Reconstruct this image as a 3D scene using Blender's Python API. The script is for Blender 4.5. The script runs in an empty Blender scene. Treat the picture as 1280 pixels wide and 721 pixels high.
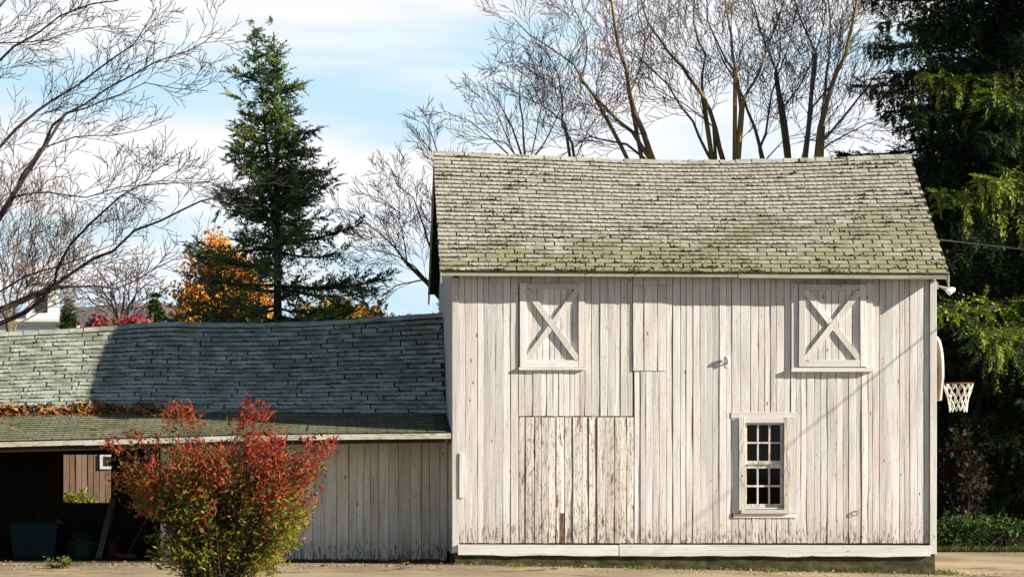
import bpy, math, random
import numpy as np
from mathutils import Vector, Matrix

# ------------------------------------------------------------------ camera, sky, sun, exposure
SC = bpy.context.scene
COL = SC.collection
EYE, DIST, SCALE, VX, VY = 1.6, 45.0, 85.0, 423.0, 574.0
cam = bpy.data.cameras.new('camera')
cam.sensor_width = 36.0
cam.lens = DIST * SCALE / 1280.0 * 36.0
cam.shift_x = (640.0 - VX) / 1280.0
cam.shift_y = (VY - 360.5) / 1280.0
cam.clip_start, cam.clip_end = 0.5, 5000.0
co = bpy.data.objects.new('camera', cam)
co.location = (0, -DIST, EYE)
co.rotation_euler = (math.radians(90), 0, 0)
COL.objects.link(co)
SC.camera = co
SC.view_settings.view_transform = 'Standard'
SC.view_settings.look = 'None'
SC.view_settings.gamma = 1.0
SC.view_settings.use_curve_mapping = False
SC.view_settings.exposure = 1.05
SC.cycles.max_bounces = 6
SC.cycles.transparent_max_bounces = 12

SUN = Vector((-1.0, 0.35, -0.42)).normalized()          # the way the light travels
ELEV = math.asin(-SUN.z)
ROT = math.atan2(-SUN.x, -SUN.y)
world = bpy.data.worlds.new('World')
SC.world = world
world.use_nodes = True
wn = world.node_tree
wn.nodes.clear()


def nd(nt, kind, **kw):
    n = nt.nodes.new(kind)
    for k, v in kw.items():
        if k.startswith('i_'):
            key = k[2:]
            key = int(key) if key.isdigit() else key.replace('_', ' ')
            n.inputs[key].default_value = v
        else:
            setattr(n, k, v)
    return n


def build_sky():
    L = wn.links.new
    sky = nd(wn, 'ShaderNodeTexSky', sky_type='NISHITA', sun_disc=False, sun_elevation=ELEV, sun_rotation=ROT)
    sky.air_density, sky.dust_density, sky.ozone_density = 1.0, 0.4, 1.5
    tc = nd(wn, 'ShaderNodeTexCoord')
    sep = nd(wn, 'ShaderNodeSeparateXYZ')
    L(tc.outputs['Generated'], sep.inputs[0])
    mp = nd(wn, 'ShaderNodeMapping')
    mp.inputs['Scale'].default_value = (5.5, 5.5, 34.0)
    mp.inputs['Location'].default_value = (2.3, 0.7, 1.15)
    mp.inputs['Rotation'].default_value = (0.0, 0.05, 0.0)
    L(tc.outputs['Generated'], mp.inputs[0])
    n1 = nd(wn, 'ShaderNodeTexNoise', i_Scale=1.0, i_Detail=5.0, i_Roughness=0.5, i_Distortion=0.5)
    L(mp.outputs[0], n1.inputs['Vector'])
    ramp = nd(wn, 'ShaderNodeMapRange', interpolation_type='SMOOTHSTEP')
    ramp.inputs['From Min'].default_value = 0.34
    ramp.inputs['From Max'].default_value = 0.61
    L(n1.outputs['Fac'], ramp.inputs['Value'])
    tone = nd(wn, 'ShaderNodeMix', data_type='RGBA')      # thin bright veil to white cloud
    L(ramp.outputs[0], tone.inputs[0])
    tone.inputs[6].default_value = (0.55, 0.80, 0.96, 1)
    tone.inputs[7].default_value = (1.0, 0.985, 1.0, 1)
    # the veil of low cloud thins out upwards into clear sky
    low = nd(wn, 'ShaderNodeMapRange', interpolation_type='SMOOTHSTEP')
    low.inputs['From Min'].default_value = 0.13
    low.inputs['From Max'].default_value = 0.25
    low.inputs['To Min'].default_value = 1.0
    low.inputs['To Max'].default_value = 0.0
    L(sep.outputs['Z'], low.inputs['Value'])
    mul = low
    bg1 = nd(wn, 'ShaderNodeBackground', i_Strength=0.047)
    L(sky.outputs[0], bg1.inputs['Color'])
    bg2 = nd(wn, 'ShaderNodeBackground', i_Strength=0.50)
    L(tone.outputs[2], bg2.inputs['Color'])
    mix = nd(wn, 'ShaderNodeMixShader')
    L(mul.outputs[0], mix.inputs[0])
    L(bg1.outputs[0], mix.inputs[1])
    L(bg2.outputs[0], mix.inputs[2])
    out = nd(wn, 'ShaderNodeOutputWorld')
    L(mix.outputs[0], out.inputs[0])


build_sky()
sl = bpy.data.lights.new('sun', 'SUN')
sl.energy = 5.0
sl.angle = math.radians(0.5)
sl.color = (1.0, 0.92, 0.79)
so = bpy.data.objects.new('sun', sl)
so.rotation_euler = SUN.to_track_quat('-Z', 'Y').to_euler()
so.location = (30, -20, 30)
COL.objects.link(so)

# ------------------------------------------------------------------ helpers
WM = {}                                                  # world matrix of every object made


def P(px, py, Y):
    """The place at depth Y behind the barn front seen at a pixel of the photograph."""
    k = (DIST + Y) / (DIST * SCALE)
    return Vector(((px - VX) * k, Y, (VY - py) * k + EYE))


def pxof(X, Y):
    return VX + X * DIST * SCALE / (DIST + Y)


def interp(tab, x):
    return float(np.interp(x, [t[0] for t in tab], [t[1] for t in tab]))


def setp(o, label=None, cat=None, group=None, kind=None):
    if label: o['label'] = label
    if cat: o['category'] = cat
    if group: o['group'] = group
    if kind: o['kind'] = kind
    return o


def link(o, parent=None, M=None):
    M = M or Matrix.Identity(4)
    COL.objects.link(o)
    if parent is not None:
        o.parent = parent
        o.matrix_parent_inverse = WM[parent.name].inverted()
    o.matrix_basis = M
    WM[o.name] = M.copy()
    return o


def thing(name, label, cat, loc, group=None):
    o = bpy.data.objects.new(name, None)
    o.empty_display_size = 0.3
    link(o, None, Matrix.Translation(Vector(loc)))
    return setp(o, label, cat, group)


class MB:
    """Collects shapes, then links them as ONE mesh object."""
    def __init__(s):
        s.v, s.f, s.m = [], [], []

    def add(s, vs, fs, mi=0):
        b = len(s.v)
        s.v.extend([tuple(v) for v in vs])
        s.f.extend([tuple(i + b for i in f) for f in fs])
        s.m.extend([mi] * len(fs))

    def box(s, x0, x1, y0, y1, z0, z1, mi=0):
        vs = [(x, y, z) for z in (z0, z1) for y in (y0, y1) for x in (x0, x1)]
        s.add(vs, [(0, 2, 3, 1), (4, 5, 7, 6), (0, 1, 5, 4), (2, 6, 7, 3), (0, 4, 6, 2), (1, 3, 7, 5)], mi)

    def hexa(s, c, mi=0):
        """c: eight corners, bottom four counter-clockwise then top four."""
        s.add(c, [(3, 2, 1, 0), (4, 5, 6, 7), (0, 1, 5, 4), (1, 2, 6, 5), (2, 3, 7, 6), (3, 0, 4, 7)], mi)

    def tube(s, pts, rad, sides=None, mi=0, cap=True):
        n = len(pts)
        r0 = max(rad)
        k = sides or (8 if r0 > 0.06 else 6 if r0 > 0.025 else 4 if r0 > 0.011 else 3)
        up = Vector((0.123, 0.2, 0.97))
        b = len(s.v)
        for i in range(n):
            a = pts[max(i - 1, 0)]
            c = pts[min(i + 1, n - 1)]
            t = (c - a)
            if t.length < 1e-7: t = Vector((0, 0, 1))
            t.normalize()
            u = up - t * up.dot(t)
            if u.length < 1e-3: u = Vector((1, 0, 0)) - t * t.x
            u.normalize()
            up = u
            w = t.cross(u)
            for j in range(k):
                an = 2 * math.pi * j / k
                q = pts[i] + (u * math.cos(an) + w * math.sin(an)) * rad[i]
                s.v.append((q.x, q.y, q.z))
        for i in range(n - 1):
            for j in range(k):
                j2 = (j + 1) % k
                s.f.append((b + i * k + j, b + i * k + j2, b + (i + 1) * k + j2, b + (i + 1) * k + j))
                s.m.append(mi)
        if cap:
            s.f.append(tuple(b + j for j in reversed(range(k)))); s.m.append(mi)
            s.f.append(tuple(b + (n - 1) * k + j for j in range(k))); s.m.append(mi)

    def mesh(s, name, mats, smooth=False):
        me = bpy.data.meshes.new(name)
        me.from_pydata(s.v, [], s.f)
        for m in (mats if isinstance(mats, (list, tuple)) else [mats]):
            me.materials.append(m)
        if any(s.m):
            me.polygons.foreach_set('material_index', s.m)
        if smooth:
            me.polygons.foreach_set('use_smooth', [True] * len(me.polygons))
        me.update()
        return me

    def build(s, name, mats, parent=None, smooth=False, label=None, cat=None, group=None, kind=None):
        o = bpy.data.objects.new(name, s.mesh(name, mats, smooth))
        link(o, parent)
        return setp(o, label, cat, group, kind)


def np_mesh(name, V, F, mat, col=None):
    """V (n,3) F (m,k): a mesh from arrays, with an optional colour per vertex (what leaf it is, not how it is lit)."""
    me = bpy.data.meshes.new(name)
    n, (m, k) = len(V), F.shape
    me.vertices.add(n)
    me.vertices.foreach_set('co', np.ascontiguousarray(V, dtype=np.float32).ravel())
    me.loops.add(m * k)
    me.loops.foreach_set('vertex_index', np.ascontiguousarray(F, dtype=np.int32).ravel())
    me.polygons.add(m)
    me.polygons.foreach_set('loop_start', np.arange(0, m * k, k, dtype=np.int32))
    me.materials.append(mat)
    if col is not None:
        a = me.color_attributes.new('tint', 'FLOAT_COLOR', 'POINT')
        c4 = np.ones((n, 4), dtype=np.float32)
        c4[:, :3] = col
        a.data.foreach_set('color', c4.ravel())
    me.update(calc_edges=True)
    me.validate()
    return me


def unit(a):
    return a / np.maximum(np.linalg.norm(a, axis=1, keepdims=True), 1e-9)


def leaf_mesh(name, pos, d, nrm, ln, wd, col, mat, fold=0.25):
    """Pointed leaves: base, left, tip, right, folded along the midrib."""
    d = unit(d)
    side = unit(np.cross(d, nrm))
    up = np.cross(side, d)
    n = len(pos)
    V = np.empty((n, 4, 3))
    V[:, 0] = pos
    mid = pos + d * (ln * 0.45)[:, None] + up * (wd * fold)[:, None]
    V[:, 1] = mid + side * (wd * 0.5)[:, None]
    V[:, 2] = pos + d * ln[:, None] - up * (ln * 0.08)[:, None]
    V[:, 3] = mid - side * (wd * 0.5)[:, None]
    i = np.arange(n) * 4
    F = np.concatenate([np.stack([i, i + 1, i + 2], 1), np.stack([i, i + 2, i + 3], 1)])
    return np_mesh(name, V.reshape(-1, 3), F, mat, np.repeat(col, 4, axis=0))


def add_np(name, me, parent=None, **kw):
    o = bpy.data.objects.new(name, me)
    link(o, parent)
    return setp(o, **kw)


# ------------------------------------------------------------------ materials
def new_mat(name, rough=0.85, spec=0.25):
    m = bpy.data.materials.new(name)
    m.use_nodes = True
    nt = m.node_tree
    b = nt.nodes['Principled BSDF']
    b.inputs['Roughness'].default_value = rough
    b.inputs['Specular IOR Level'].default_value = spec
    return m, nt, b


def vec_scaled(nt, scale, shuffle=True):
    """World position scaled per axis, shifted by each object's own random number."""
    g = nd(nt, 'ShaderNodeNewGeometry')
    src = g.outputs['Position']
    if shuffle:
        oi = nd(nt, 'ShaderNodeObjectInfo')
        mu = nd(nt, 'ShaderNodeVectorMath', operation='SCALE')
        mu.inputs[0].default_value = (3.1, 0.0, 41.0)
        nt.links.new(oi.outputs['Random'], mu.inputs['Scale'])
        ad = nd(nt, 'ShaderNodeVectorMath', operation='ADD')
        nt.links.new(src, ad.inputs[0])
        nt.links.new(mu.outputs[0], ad.inputs[1])
        src = ad.outputs[0]
    v = nd(nt, 'ShaderNodeVectorMath', operation='MULTIPLY')
    v.inputs[1].default_value = scale
    nt.links.new(src, v.inputs[0])
    return v.outputs[0]


def noise(nt, vec, scale=1.0, detail=4.0, rough=0.55, dist=0.0):
    n = nd(nt, 'ShaderNodeTexNoise', i_Scale=scale, i_Detail=detail, i_Roughness=rough, i_Distortion=dist)
    nt.links.new(vec, n.inputs['Vector'])
    return n.outputs['Fac']


def step(nt, val, a, b, lo=0.0, hi=1.0):
    r = nd(nt, 'ShaderNodeMapRange', interpolation_type='SMOOTHSTEP')
    r.inputs['From Min'].default_value = a
    r.inputs['From Max'].default_value = b
    r.inputs['To Min'].default_value = lo
    r.inputs['To Max'].default_value = hi
    nt.links.new(val, r.inputs['Value'])
    return r.outputs[0]


def mixc(nt, fac, a, b, mode='MIX'):
    m = nd(nt, 'ShaderNodeMix', data_type='RGBA', blend_type=mode)
    for sock, v in ((0, fac), (6, a), (7, b)):
        if isinstance(v, (int, float)):
            m.inputs[sock].default_value = v
        elif isinstance(v, (tuple, list)):
            m.inputs[sock].default_value = (v[0], v[1], v[2], 1.0)
        else:
            nt.links.new(v, m.inputs[sock])
    return m.outputs[2]


def math_(nt, op, a, b):
    m = nd(nt, 'ShaderNodeMath', operation=op)
    for i, v in enumerate((a, b)):
        if isinstance(v, (int, float)): m.inputs[i].default_value = v
        else: nt.links.new(v, m.inputs[i])
    return m.outputs[0]


def bump(nt, b, h, strength=0.4, dist=0.01):
    n = nd(nt, 'ShaderNodeBump', i_Strength=strength, i_Distance=dist)
    nt.links.new(h, n.inputs['Height'])
    nt.links.new(n.outputs[0], b.inputs['Normal'])


def paint(name, white=(0.74, 0.72, 0.715), cream=(0.63, 0.605, 0.585), wood=(0.30, 0.27, 0.245), peel=0.62, red=None,
          red_at=0.66, grime=(0.12, 0.13, 0.10), grime_at=0.70, horizontal=False, foot=None):
    m, nt, b = new_mat(name, 0.82, 0.2)
    ax = (lambda a, c: (c, a, a)) if horizontal else (lambda a, c: (a, a, c))
    streak = noise(nt, vec_scaled(nt, ax(46, 1.1)), 1, 6, 0.62)
    blotch = noise(nt, vec_scaled(nt, ax(7, 0.9)), 1, 4, 0.5)
    flake = noise(nt, vec_scaled(nt, ax(60, 9)), 1, 5, 0.65)
    fine = noise(nt, vec_scaled(nt, ax(170, 6)), 1, 3, 0.6)
    oi = nd(nt, 'ShaderNodeObjectInfo')
    c = mixc(nt, step(nt, blotch, 0.35, 0.68), white, cream)
    wn2 = nd(nt, 'ShaderNodeTexWhiteNoise', noise_dimensions='1D')
    nt.links.new(oi.outputs['Random'], wn2.inputs['W'])
    tan = mixc(nt, 1.0, c, (0.84, 0.79, 0.745), 'MULTIPLY')
    c = mixc(nt, math_(nt, 'MULTIPLY', wn2.outputs['Value'], 0.75), c, tan)
    c = mixc(nt, step(nt, streak, peel - 0.06, peel + 0.10, 0, 0.6), c, wood)
    knot = nd(nt, 'ShaderNodeTexVoronoi', i_Scale=1.0)
    nt.links.new(vec_scaled(nt, ax(5.5, 2.0)), knot.inputs['Vector'])
    crack = noise(nt, vec_scaled(nt, ax(105, 0.9)), 1, 3, 0.5, 0.3)
    c = mixc(nt, step(nt, crack, 0.60, 0.68, 0, 0.55), c, (0.20, 0.175, 0.155))
    c = mixc(nt, step(nt, knot.outputs['Distance'], 0.045, 0.075, 0.85, 0.0), c, (0.06, 0.045, 0.04))
    c = mixc(nt, step(nt, flake, peel, peel + 0.04, 0, 0.85), c, wood)
    if red:
        patch = noise(nt, vec_scaled(nt, ax(16, 2.6)), 1, 5, 0.6, 0.4)
        c = mixc(nt, step(nt, patch, red_at, red_at + 0.03), c, red)
    c = mixc(nt, step(nt, math_(nt, 'ADD', math_(nt, 'MULTIPLY', blotch, 0.6), math_(nt, 'MULTIPLY', streak, 0.4)), grime_at - 0.1, grime_at + 0.05, 0, 0.5), c, grime)
    if foot:
        g = nd(nt, 'ShaderNodeNewGeometry'); sp = nd(nt, 'ShaderNodeSeparateXYZ')
        nt.links.new(g.outputs['Position'], sp.inputs[0])
        near = step(nt, sp.outputs['Z'], foot[0], foot[1], 1.0, 0.0)
        rot = noise(nt, vec_scaled(nt, (38, 38, 7)), 1, 5, 0.65)
        lowv = math_(nt, 'ADD', rot, math_(nt, 'MULTIPLY', near, 0.17))
        c = mixc(nt, math_(nt, 'MULTIPLY', near, 0.30), c, (0.42, 0.36, 0.28))
        c = mixc(nt, step(nt, lowv, 0.66, 0.72, 0, 0.8), c, (0.13, 0.10, 0.075))
    tone = math_(nt, 'ADD', math_(nt, 'MULTIPLY', oi.outputs['Random'], 0.20), 0.86)
    tn = nd(nt, 'ShaderNodeCombineColor')
    for i in range(3): nt.links.new(tone, tn.inputs[i])
    c = mixc(nt, 1.0, c, tn.outputs[0], 'MULTIPLY')
    nt.links.new(c, b.inputs['Base Color'])
    bump(nt, b, math_(nt, 'ADD', math_(nt, 'ADD', math_(nt, 'MULTIPLY', streak, 0.8), flake), math_(nt, 'MULTIPLY', fine, 0.5)), 0.55, 0.006)
    return m


M_PAINT = paint('weathered white paint', foot=(0.33, 0.95))
M_TRIM = paint('trim paint', peel=0.64, horizontal=False)
M_HTRIM = paint('trim paint along board', peel=0.63, horizontal=True)
M_PEEL = paint('peeling paint', white=(0.79, 0.765, 0.72), cream=(0.72, 0.69, 0.635), wood=(0.22, 0.17, 0.13), peel=0.565, red=(0.26, 0.14, 0.10), red_at=0.61, foot=(0.3, 1.2))
M_FLAKE = paint('flaking trim paint', white=(0.74, 0.72, 0.67), cream=(0.64, 0.61, 0.54), wood=(0.27, 0.24, 0.20), peel=0.545)
M_SHEDPAINT = paint('old white paint with mildew', white=(0.82, 0.82, 0.79), cream=(0.70, 0.69, 0.60), peel=0.61, grime=(0.16, 0.13, 0.07), grime_at=0.66, foot=(0.1, 0.6))
M_FASCIA = paint('mossy grey trim paint', white=(0.45, 0.44, 0.36), cream=(0.37, 0.365, 0.27), wood=(0.20, 0.18, 0.12), peel=0.6, grime=(0.10, 0.12, 0.04), grime_at=0.6, horizontal=True)
M_SHEDFASCIA = paint('worn eave paint', white=(0.66, 0.62, 0.52), cream=(0.50, 0.46, 0.36), wood=(0.22, 0.19, 0.14), peel=0.56, grime_at=0.64, horizontal=True)
M_BROWNWOOD = paint('brown board stain', white=(0.30, 0.20, 0.14), cream=(0.22, 0.145, 0.10), wood=(0.12, 0.08, 0.06), peel=0.6)
M_BAREWOOD = paint('bare brown wood', white=(0.30, 0.215, 0.15), cream=(0.16, 0.10, 0.065), wood=(0.09, 0.055, 0.035), peel=0.5)
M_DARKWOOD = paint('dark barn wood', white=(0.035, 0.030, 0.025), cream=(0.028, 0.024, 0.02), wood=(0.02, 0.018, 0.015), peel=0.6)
M_WHITEHOUSE = paint('clean white paint', white=(0.80, 0.80, 0.80), cream=(0.76, 0.76, 0.76), peel=0.9, grime_at=0.95)


def simple(name, a, b2, scale=(6, 6, 6), rough=0.9, bmp=0.3, det=5, lo=0.35, hi=0.65, spec=0.2, shuffle=False, bd=0.01):
    m, nt, b = new_mat(name, rough, spec)
    n = noise(nt, vec_scaled(nt, scale, shuffle), 1, det, 0.6)
    c = mixc(nt, step(nt, n, lo, hi), a, b2)
    nt.links.new(c, b.inputs['Base Color'])
    if bmp: bump(nt, b, n, bmp, bd)
    return m


M_FOUND = simple('mossy concrete', (0.028, 0.030, 0.012), (0.075, 0.068, 0.032), (5, 5, 9), bmp=0.8, bd=0.03)
M_BACKING = simple('dark sheathing', (0.085, 0.075, 0.065), (0.11, 0.098, 0.085), bmp=0)
M_DECK = simple('black roofing felt', (0.022, 0.022, 0.024), (0.04, 0.04, 0.04), (9, 9, 9), bmp=0.2)
M_IRON = simple('rusty iron', (0.10, 0.045, 0.025), (0.20, 0.07, 0.035), (30, 30, 30), 0.7)
M_PLY = simple('weathered plywood', (0.31, 0.23, 0.14), (0.22, 0.16, 0.10), (3, 30, 3), 0.8)
M_WHITE = simple('white enamel', (0.78, 0.78, 0.76), (0.70, 0.70, 0.68), (20, 20, 20), 0.4, bmp=0)
M_CORD = simple('white cord', (0.74, 0.72, 0.66), (0.62, 0.60, 0.54), (40, 40, 40), 0.9, bmp=0)
M_WIRE = simple('black cable', (0.10, 0.10, 0.11), (0.16, 0.16, 0.17), (30, 30, 30), 0.5, bmp=0)
M_GREYMETAL = simple('grey metal', (0.30, 0.30, 0.29), (0.20, 0.19, 0.17), (30, 30, 30), 0.5, bmp=0)


def concrete():
    m, nt, b = new_mat('tan concrete', 0.92, 0.2)
    n1 = noise(nt, vec_scaled(nt, (0.7, 0.35, 1), False), 1, 5, 0.55)
    n2 = noise(nt, vec_scaled(nt, (14, 14, 14), False), 1, 6, 0.65)
    n3 = noise(nt, vec_scaled(nt, (90, 60, 90), False), 1, 3, 0.6)
    c = mixc(nt, step(nt, n1, 0.35, 0.65), (0.42, 0.325, 0.195), (0.27, 0.21, 0.135))
    c = mixc(nt, step(nt, n2, 0.52, 0.72, 0, 0.5), c, (0.20, 0.16, 0.10))
    c = mixc(nt, step(nt, n3, 0.60, 0.70, 0, 0.5), c, (0.42, 0.37, 0.28))
    vo = nd(nt, 'ShaderNodeTexVoronoi', feature='DISTANCE_TO_EDGE', i_Scale=0.16)
    wob = nd(nt, 'ShaderNodeTexNoise', i_Scale=1.4, i_Detail=5.0)
    g = nd(nt, 'ShaderNodeNewGeometry')
    mx = nd(nt, 'ShaderNodeVectorMath', operation='SCALE'); mx.inputs['Scale'].default_value = 0.9
    nt.links.new(g.outputs['Position'], wob.inputs['Vector'])
    nt.links.new(wob.outputs['Color'], mx.inputs[0])
    ad = nd(nt, 'ShaderNodeVectorMath', operation='ADD')
    nt.links.new(g.outputs['Position'], ad.inputs[0]); nt.links.new(mx.outputs[0], ad.inputs[1])
    nt.links.new(ad.outputs[0], vo.inputs['Vector'])
    c = mixc(nt, step(nt, vo.outputs['Distance'], 0.004, 0.010, 0.85, 0.0), c, (0.05, 0.04, 0.025))
    nt.links.new(c, b.inputs['Base Color'])
    bump(nt, b, math_(nt, 'ADD', n2, math_(nt, 'MULTIPLY', n3, 0.4)), 0.5, 0.01)
    return m


M_CONCRETE = concrete()
M_GRASSGROUND = simple('grass and soil', (0.05, 0.07, 0.02), (0.11, 0.10, 0.04), (0.6, 0.6, 0.6), bmp=0.4, bd=0.05)
M_SOIL = simple('dark dirt floor', (0.05, 0.042, 0.03), (0.035, 0.03, 0.022), (4, 4, 4), bmp=0.5)
M_HILL = simple('far bare woods', (0.15, 0.125, 0.125), (0.27, 0.215, 0.215), (0.09, 0.05, 0.22), bmp=0.6, bd=3.0, lo=0.4, hi=0.6)


def shingle_mat(name, pale, dull, moss, moss_at, brown, moss_low=None):
    m, nt, b = new_mat(name, 0.92, 0.15)
    oi = nd(nt, 'ShaderNodeObjectInfo')
    big = noise(nt, vec_scaled(nt, (0.55, 0.9, 0.9), False), 1, 5, 0.6, 0.6)
    med = noise(nt, vec_scaled(nt, (3.5, 6, 6), False), 1, 5, 0.6)
    gran = noise(nt, vec_scaled(nt, (70, 70, 70), False), 1, 4, 0.7)
    c = mixc(nt, step(nt, med, 0.38, 0.64), pale, dull)
    c = mixc(nt, step(nt, math_(nt, 'ADD', math_(nt, 'MULTIPLY', oi.outputs['Random'], 0.28), math_(nt, 'MULTIPLY', med, 0.9)), 0.62, 0.74, 0, 0.55), c, brown)
    mv = math_(nt, 'ADD', math_(nt, 'MULTIPLY', big, 0.75), math_(nt, 'MULTIPLY', med, 0.25))
    if moss_low is not None:                              # moss keeps to the damp lower courses
        g = nd(nt, 'ShaderNodeNewGeometry')
        sp = nd(nt, 'ShaderNodeSeparateXYZ')
        nt.links.new(g.outputs['Position'], sp.inputs[0])
        tilt = math_(nt, 'SUBTRACT', sp.outputs['Z'], math_(nt, 'MULTIPLY', sp.outputs['X'], moss_low[2]))
        mv = math_(nt, 'ADD', mv, step(nt, tilt, moss_low[0], moss_low[1], 0.16, -0.03))
    c = mixc(nt, step(nt, mv, moss_at - 0.06, moss_at + 0.08, 0, 0.8), c, moss)
    tn = math_(nt, 'ADD', math_(nt, 'MULTIPLY', noise(nt, vec_scaled(nt, (3.6, 7.9, 7.9), False), 1, 1, 0.3), 0.55), 0.72)
    tc = nd(nt, 'ShaderNodeCombineColor')
    for i in range(3): nt.links.new(tn, tc.inputs[i])
    c = mixc(nt, 1.0, c, tc.outputs[0], 'MULTIPLY')
    c = mixc(nt, step(nt, gran, 0.52, 0.70, 0, 0.4), c, (0.06, 0.06, 0.05))
    nt.links.new(c, b.inputs['Base Color'])
    bump(nt, b, math_(nt, 'ADD', gran, med), 0.5, 0.006)
    return m


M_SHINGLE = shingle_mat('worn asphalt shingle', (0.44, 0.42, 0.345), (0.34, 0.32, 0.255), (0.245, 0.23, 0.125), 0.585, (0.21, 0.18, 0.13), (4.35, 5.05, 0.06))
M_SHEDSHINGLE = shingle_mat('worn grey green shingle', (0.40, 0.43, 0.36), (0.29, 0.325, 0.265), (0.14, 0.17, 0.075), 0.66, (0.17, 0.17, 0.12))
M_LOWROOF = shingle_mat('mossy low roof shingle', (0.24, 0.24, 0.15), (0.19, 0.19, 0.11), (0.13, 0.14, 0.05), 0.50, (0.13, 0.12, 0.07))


def bark(name, a, b2, moss=None):
    m, nt, b = new_mat(name, 0.95, 0.1)
    n = noise(nt, vec_scaled(nt, (14, 14, 4), False), 1, 5, 0.65)
    c = mixc(nt, step(nt, n, 0.35, 0.65), a, b2)
    if moss:
        n2 = noise(nt, vec_scaled(nt, (2.5, 2.5, 1.2), False), 1, 4, 0.6)
        c = mixc(nt, step(nt, n2, 0.45, 0.6, 0, 0.9), c, moss)
    nt.links.new(c, b.inputs['Base Color'])
    bump(nt, b, n, 0.6, 0.02)
    return m


M_BARK = bark('grey brown bark', (0.040, 0.029, 0.029), (0.066, 0.049, 0.045))
M_MOSSBARK = bark('lichened bark', (0.12, 0.088, 0.062), (0.19, 0.142, 0.09), (0.26, 0.185, 0.04))
M_TANBARK = bark('tan twig bark', (0.15, 0.11, 0.075), (0.22, 0.16, 0.11))
M_MAUVEBARK = bark('mauve twig bark', (0.13, 0.096, 0.096), (0.19, 0.14, 0.13))


def leafmat(name, trans=0.35, rough=0.6, spec=0.25):
    m, nt, b = new_mat(name, rough, spec)
    at = nd(nt, 'ShaderNodeAttribute', attribute_name='tint')
    nt.links.new(at.outputs['Color'], b.inputs['Base Color'])
    tr = nd(nt, 'ShaderNodeBsdfTranslucent')
    nt.links.new(at.outputs['Color'], tr.inputs['Color'])
    mx = nd(nt, 'ShaderNodeMixShader', i_0=trans)
    out = nt.nodes['Material Output']
    nt.links.new(b.outputs[0], mx.inputs[1]); nt.links.new(tr.outputs[0], mx.inputs[2])
    nt.links.new(mx.outputs[0], out.inputs['Surface'])
    return m


M_DRYLEAF = leafmat("dry fallen leaf", 0.1, 0.8, 0.1)
M_LEAF = leafmat('autumn leaf', 0.42)
M_NEEDLE = leafmat('spruce needles', 0.12, 0.65, 0.2)



def glass():
    m = bpy.data.materials.new('old window glass')
    m.use_nodes = True
    nt = m.node_tree
    nt.nodes.clear()
    out = nd(nt, 'ShaderNodeOutputMaterial')
    gl = nd(nt, 'ShaderNodeBsdfGlossy', i_Roughness=0.04)
    tr = nd(nt, 'ShaderNodeBsdfTransparent')
    tr.inputs['Color'].default_value = (0.75, 0.78, 0.78, 1)
    fr = nd(nt, 'ShaderNodeFresnel', i_IOR=1.22)
    mx = nd(nt, 'ShaderNodeMixShader')
    nt.links.new(fr.outputs[0], mx.inputs[0]); nt.links.new(tr.outputs[0], mx.inputs[1]); nt.links.new(gl.outputs[0], mx.inputs[2])
    nt.links.new(mx.outputs[0], out.inputs[0])
    return m


M_GLASS = glass()

# ------------------------------------------------------------------ ground
def gz(x):
    return float(np.interp(x, [-1e4, 1.8, 8.9, 1e4], [0.047, 0.047, -0.094, -0.094]))


def sheet(name, x0, x1, y0, y1, dz, mat, ny=1, jag=None):
    xs = sorted({x0, x1} | {x for x in (1.8, 8.9) if x0 < x < x1})
    ys = [y0 + (y1 - y0) * j / ny for j in range(ny + 1)]
    b = MB()
    b.add([(x, y, gz(x) + dz) for y in ys for x in xs],
          [(j * len(xs) + i, j * len(xs) + i + 1, (j + 1) * len(xs) + i + 1, (j + 1) * len(xs) + i) for j in range(ny) for i in range(len(xs) - 1)])
    return b.build(name, mat, kind='structure')


sheet('ground', -2500, 2500, -300, 3500, 0.0, M_GRASSGROUND)
sheet('driveway', -60, 60, -9.5, 0.9, 0.006, M_CONCRETE)
sheet('side_driveway', 8.95, 40, 0.9, 10.8, 0.006, M_CONCRETE)


def hills():
    prof = [(-900, 400), (-400, 388), (-100, 392), (60, 388), (110, 383), (150, 379), (185, 378), (230, 381), (265, 386), (330, 394), (420, 402),
            (560, 410), (800, 402), (1100, 396), (1500, 392), (2200, 400)]
    rng = random.Random(3)
    b = MB()
    Y = 420.0
    n = 900
    vs = []
    for i in range(n + 1):
        px = -900 + 3100 * i / n
        t = P(px, interp(prof, px) + rng.uniform(-0.9, 0.9), Y)
        vs += [(t.x, Y - 120, -1.0), (t.x, Y - 50, t.z * 0.6), (t.x, Y, t.z), (t.x, Y + 160, -1.0)]
    b.add(vs, [(i * 4 + k, i * 4 + 4 + k, i * 4 + 5 + k, i * 4 + 1 + k) for i in range(n) for k in range(3)])
    b.build('hills', M_HILL, kind='structure', smooth=True)


hills()

# ------------------------------------------------------------------ barn
RNG = random.Random(11)
barn = thing('barn', 'two storey barn of weathered white vertical boards under a mossy shingle roof', 'barn', (5.2, 2.75, 0.0))


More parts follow.
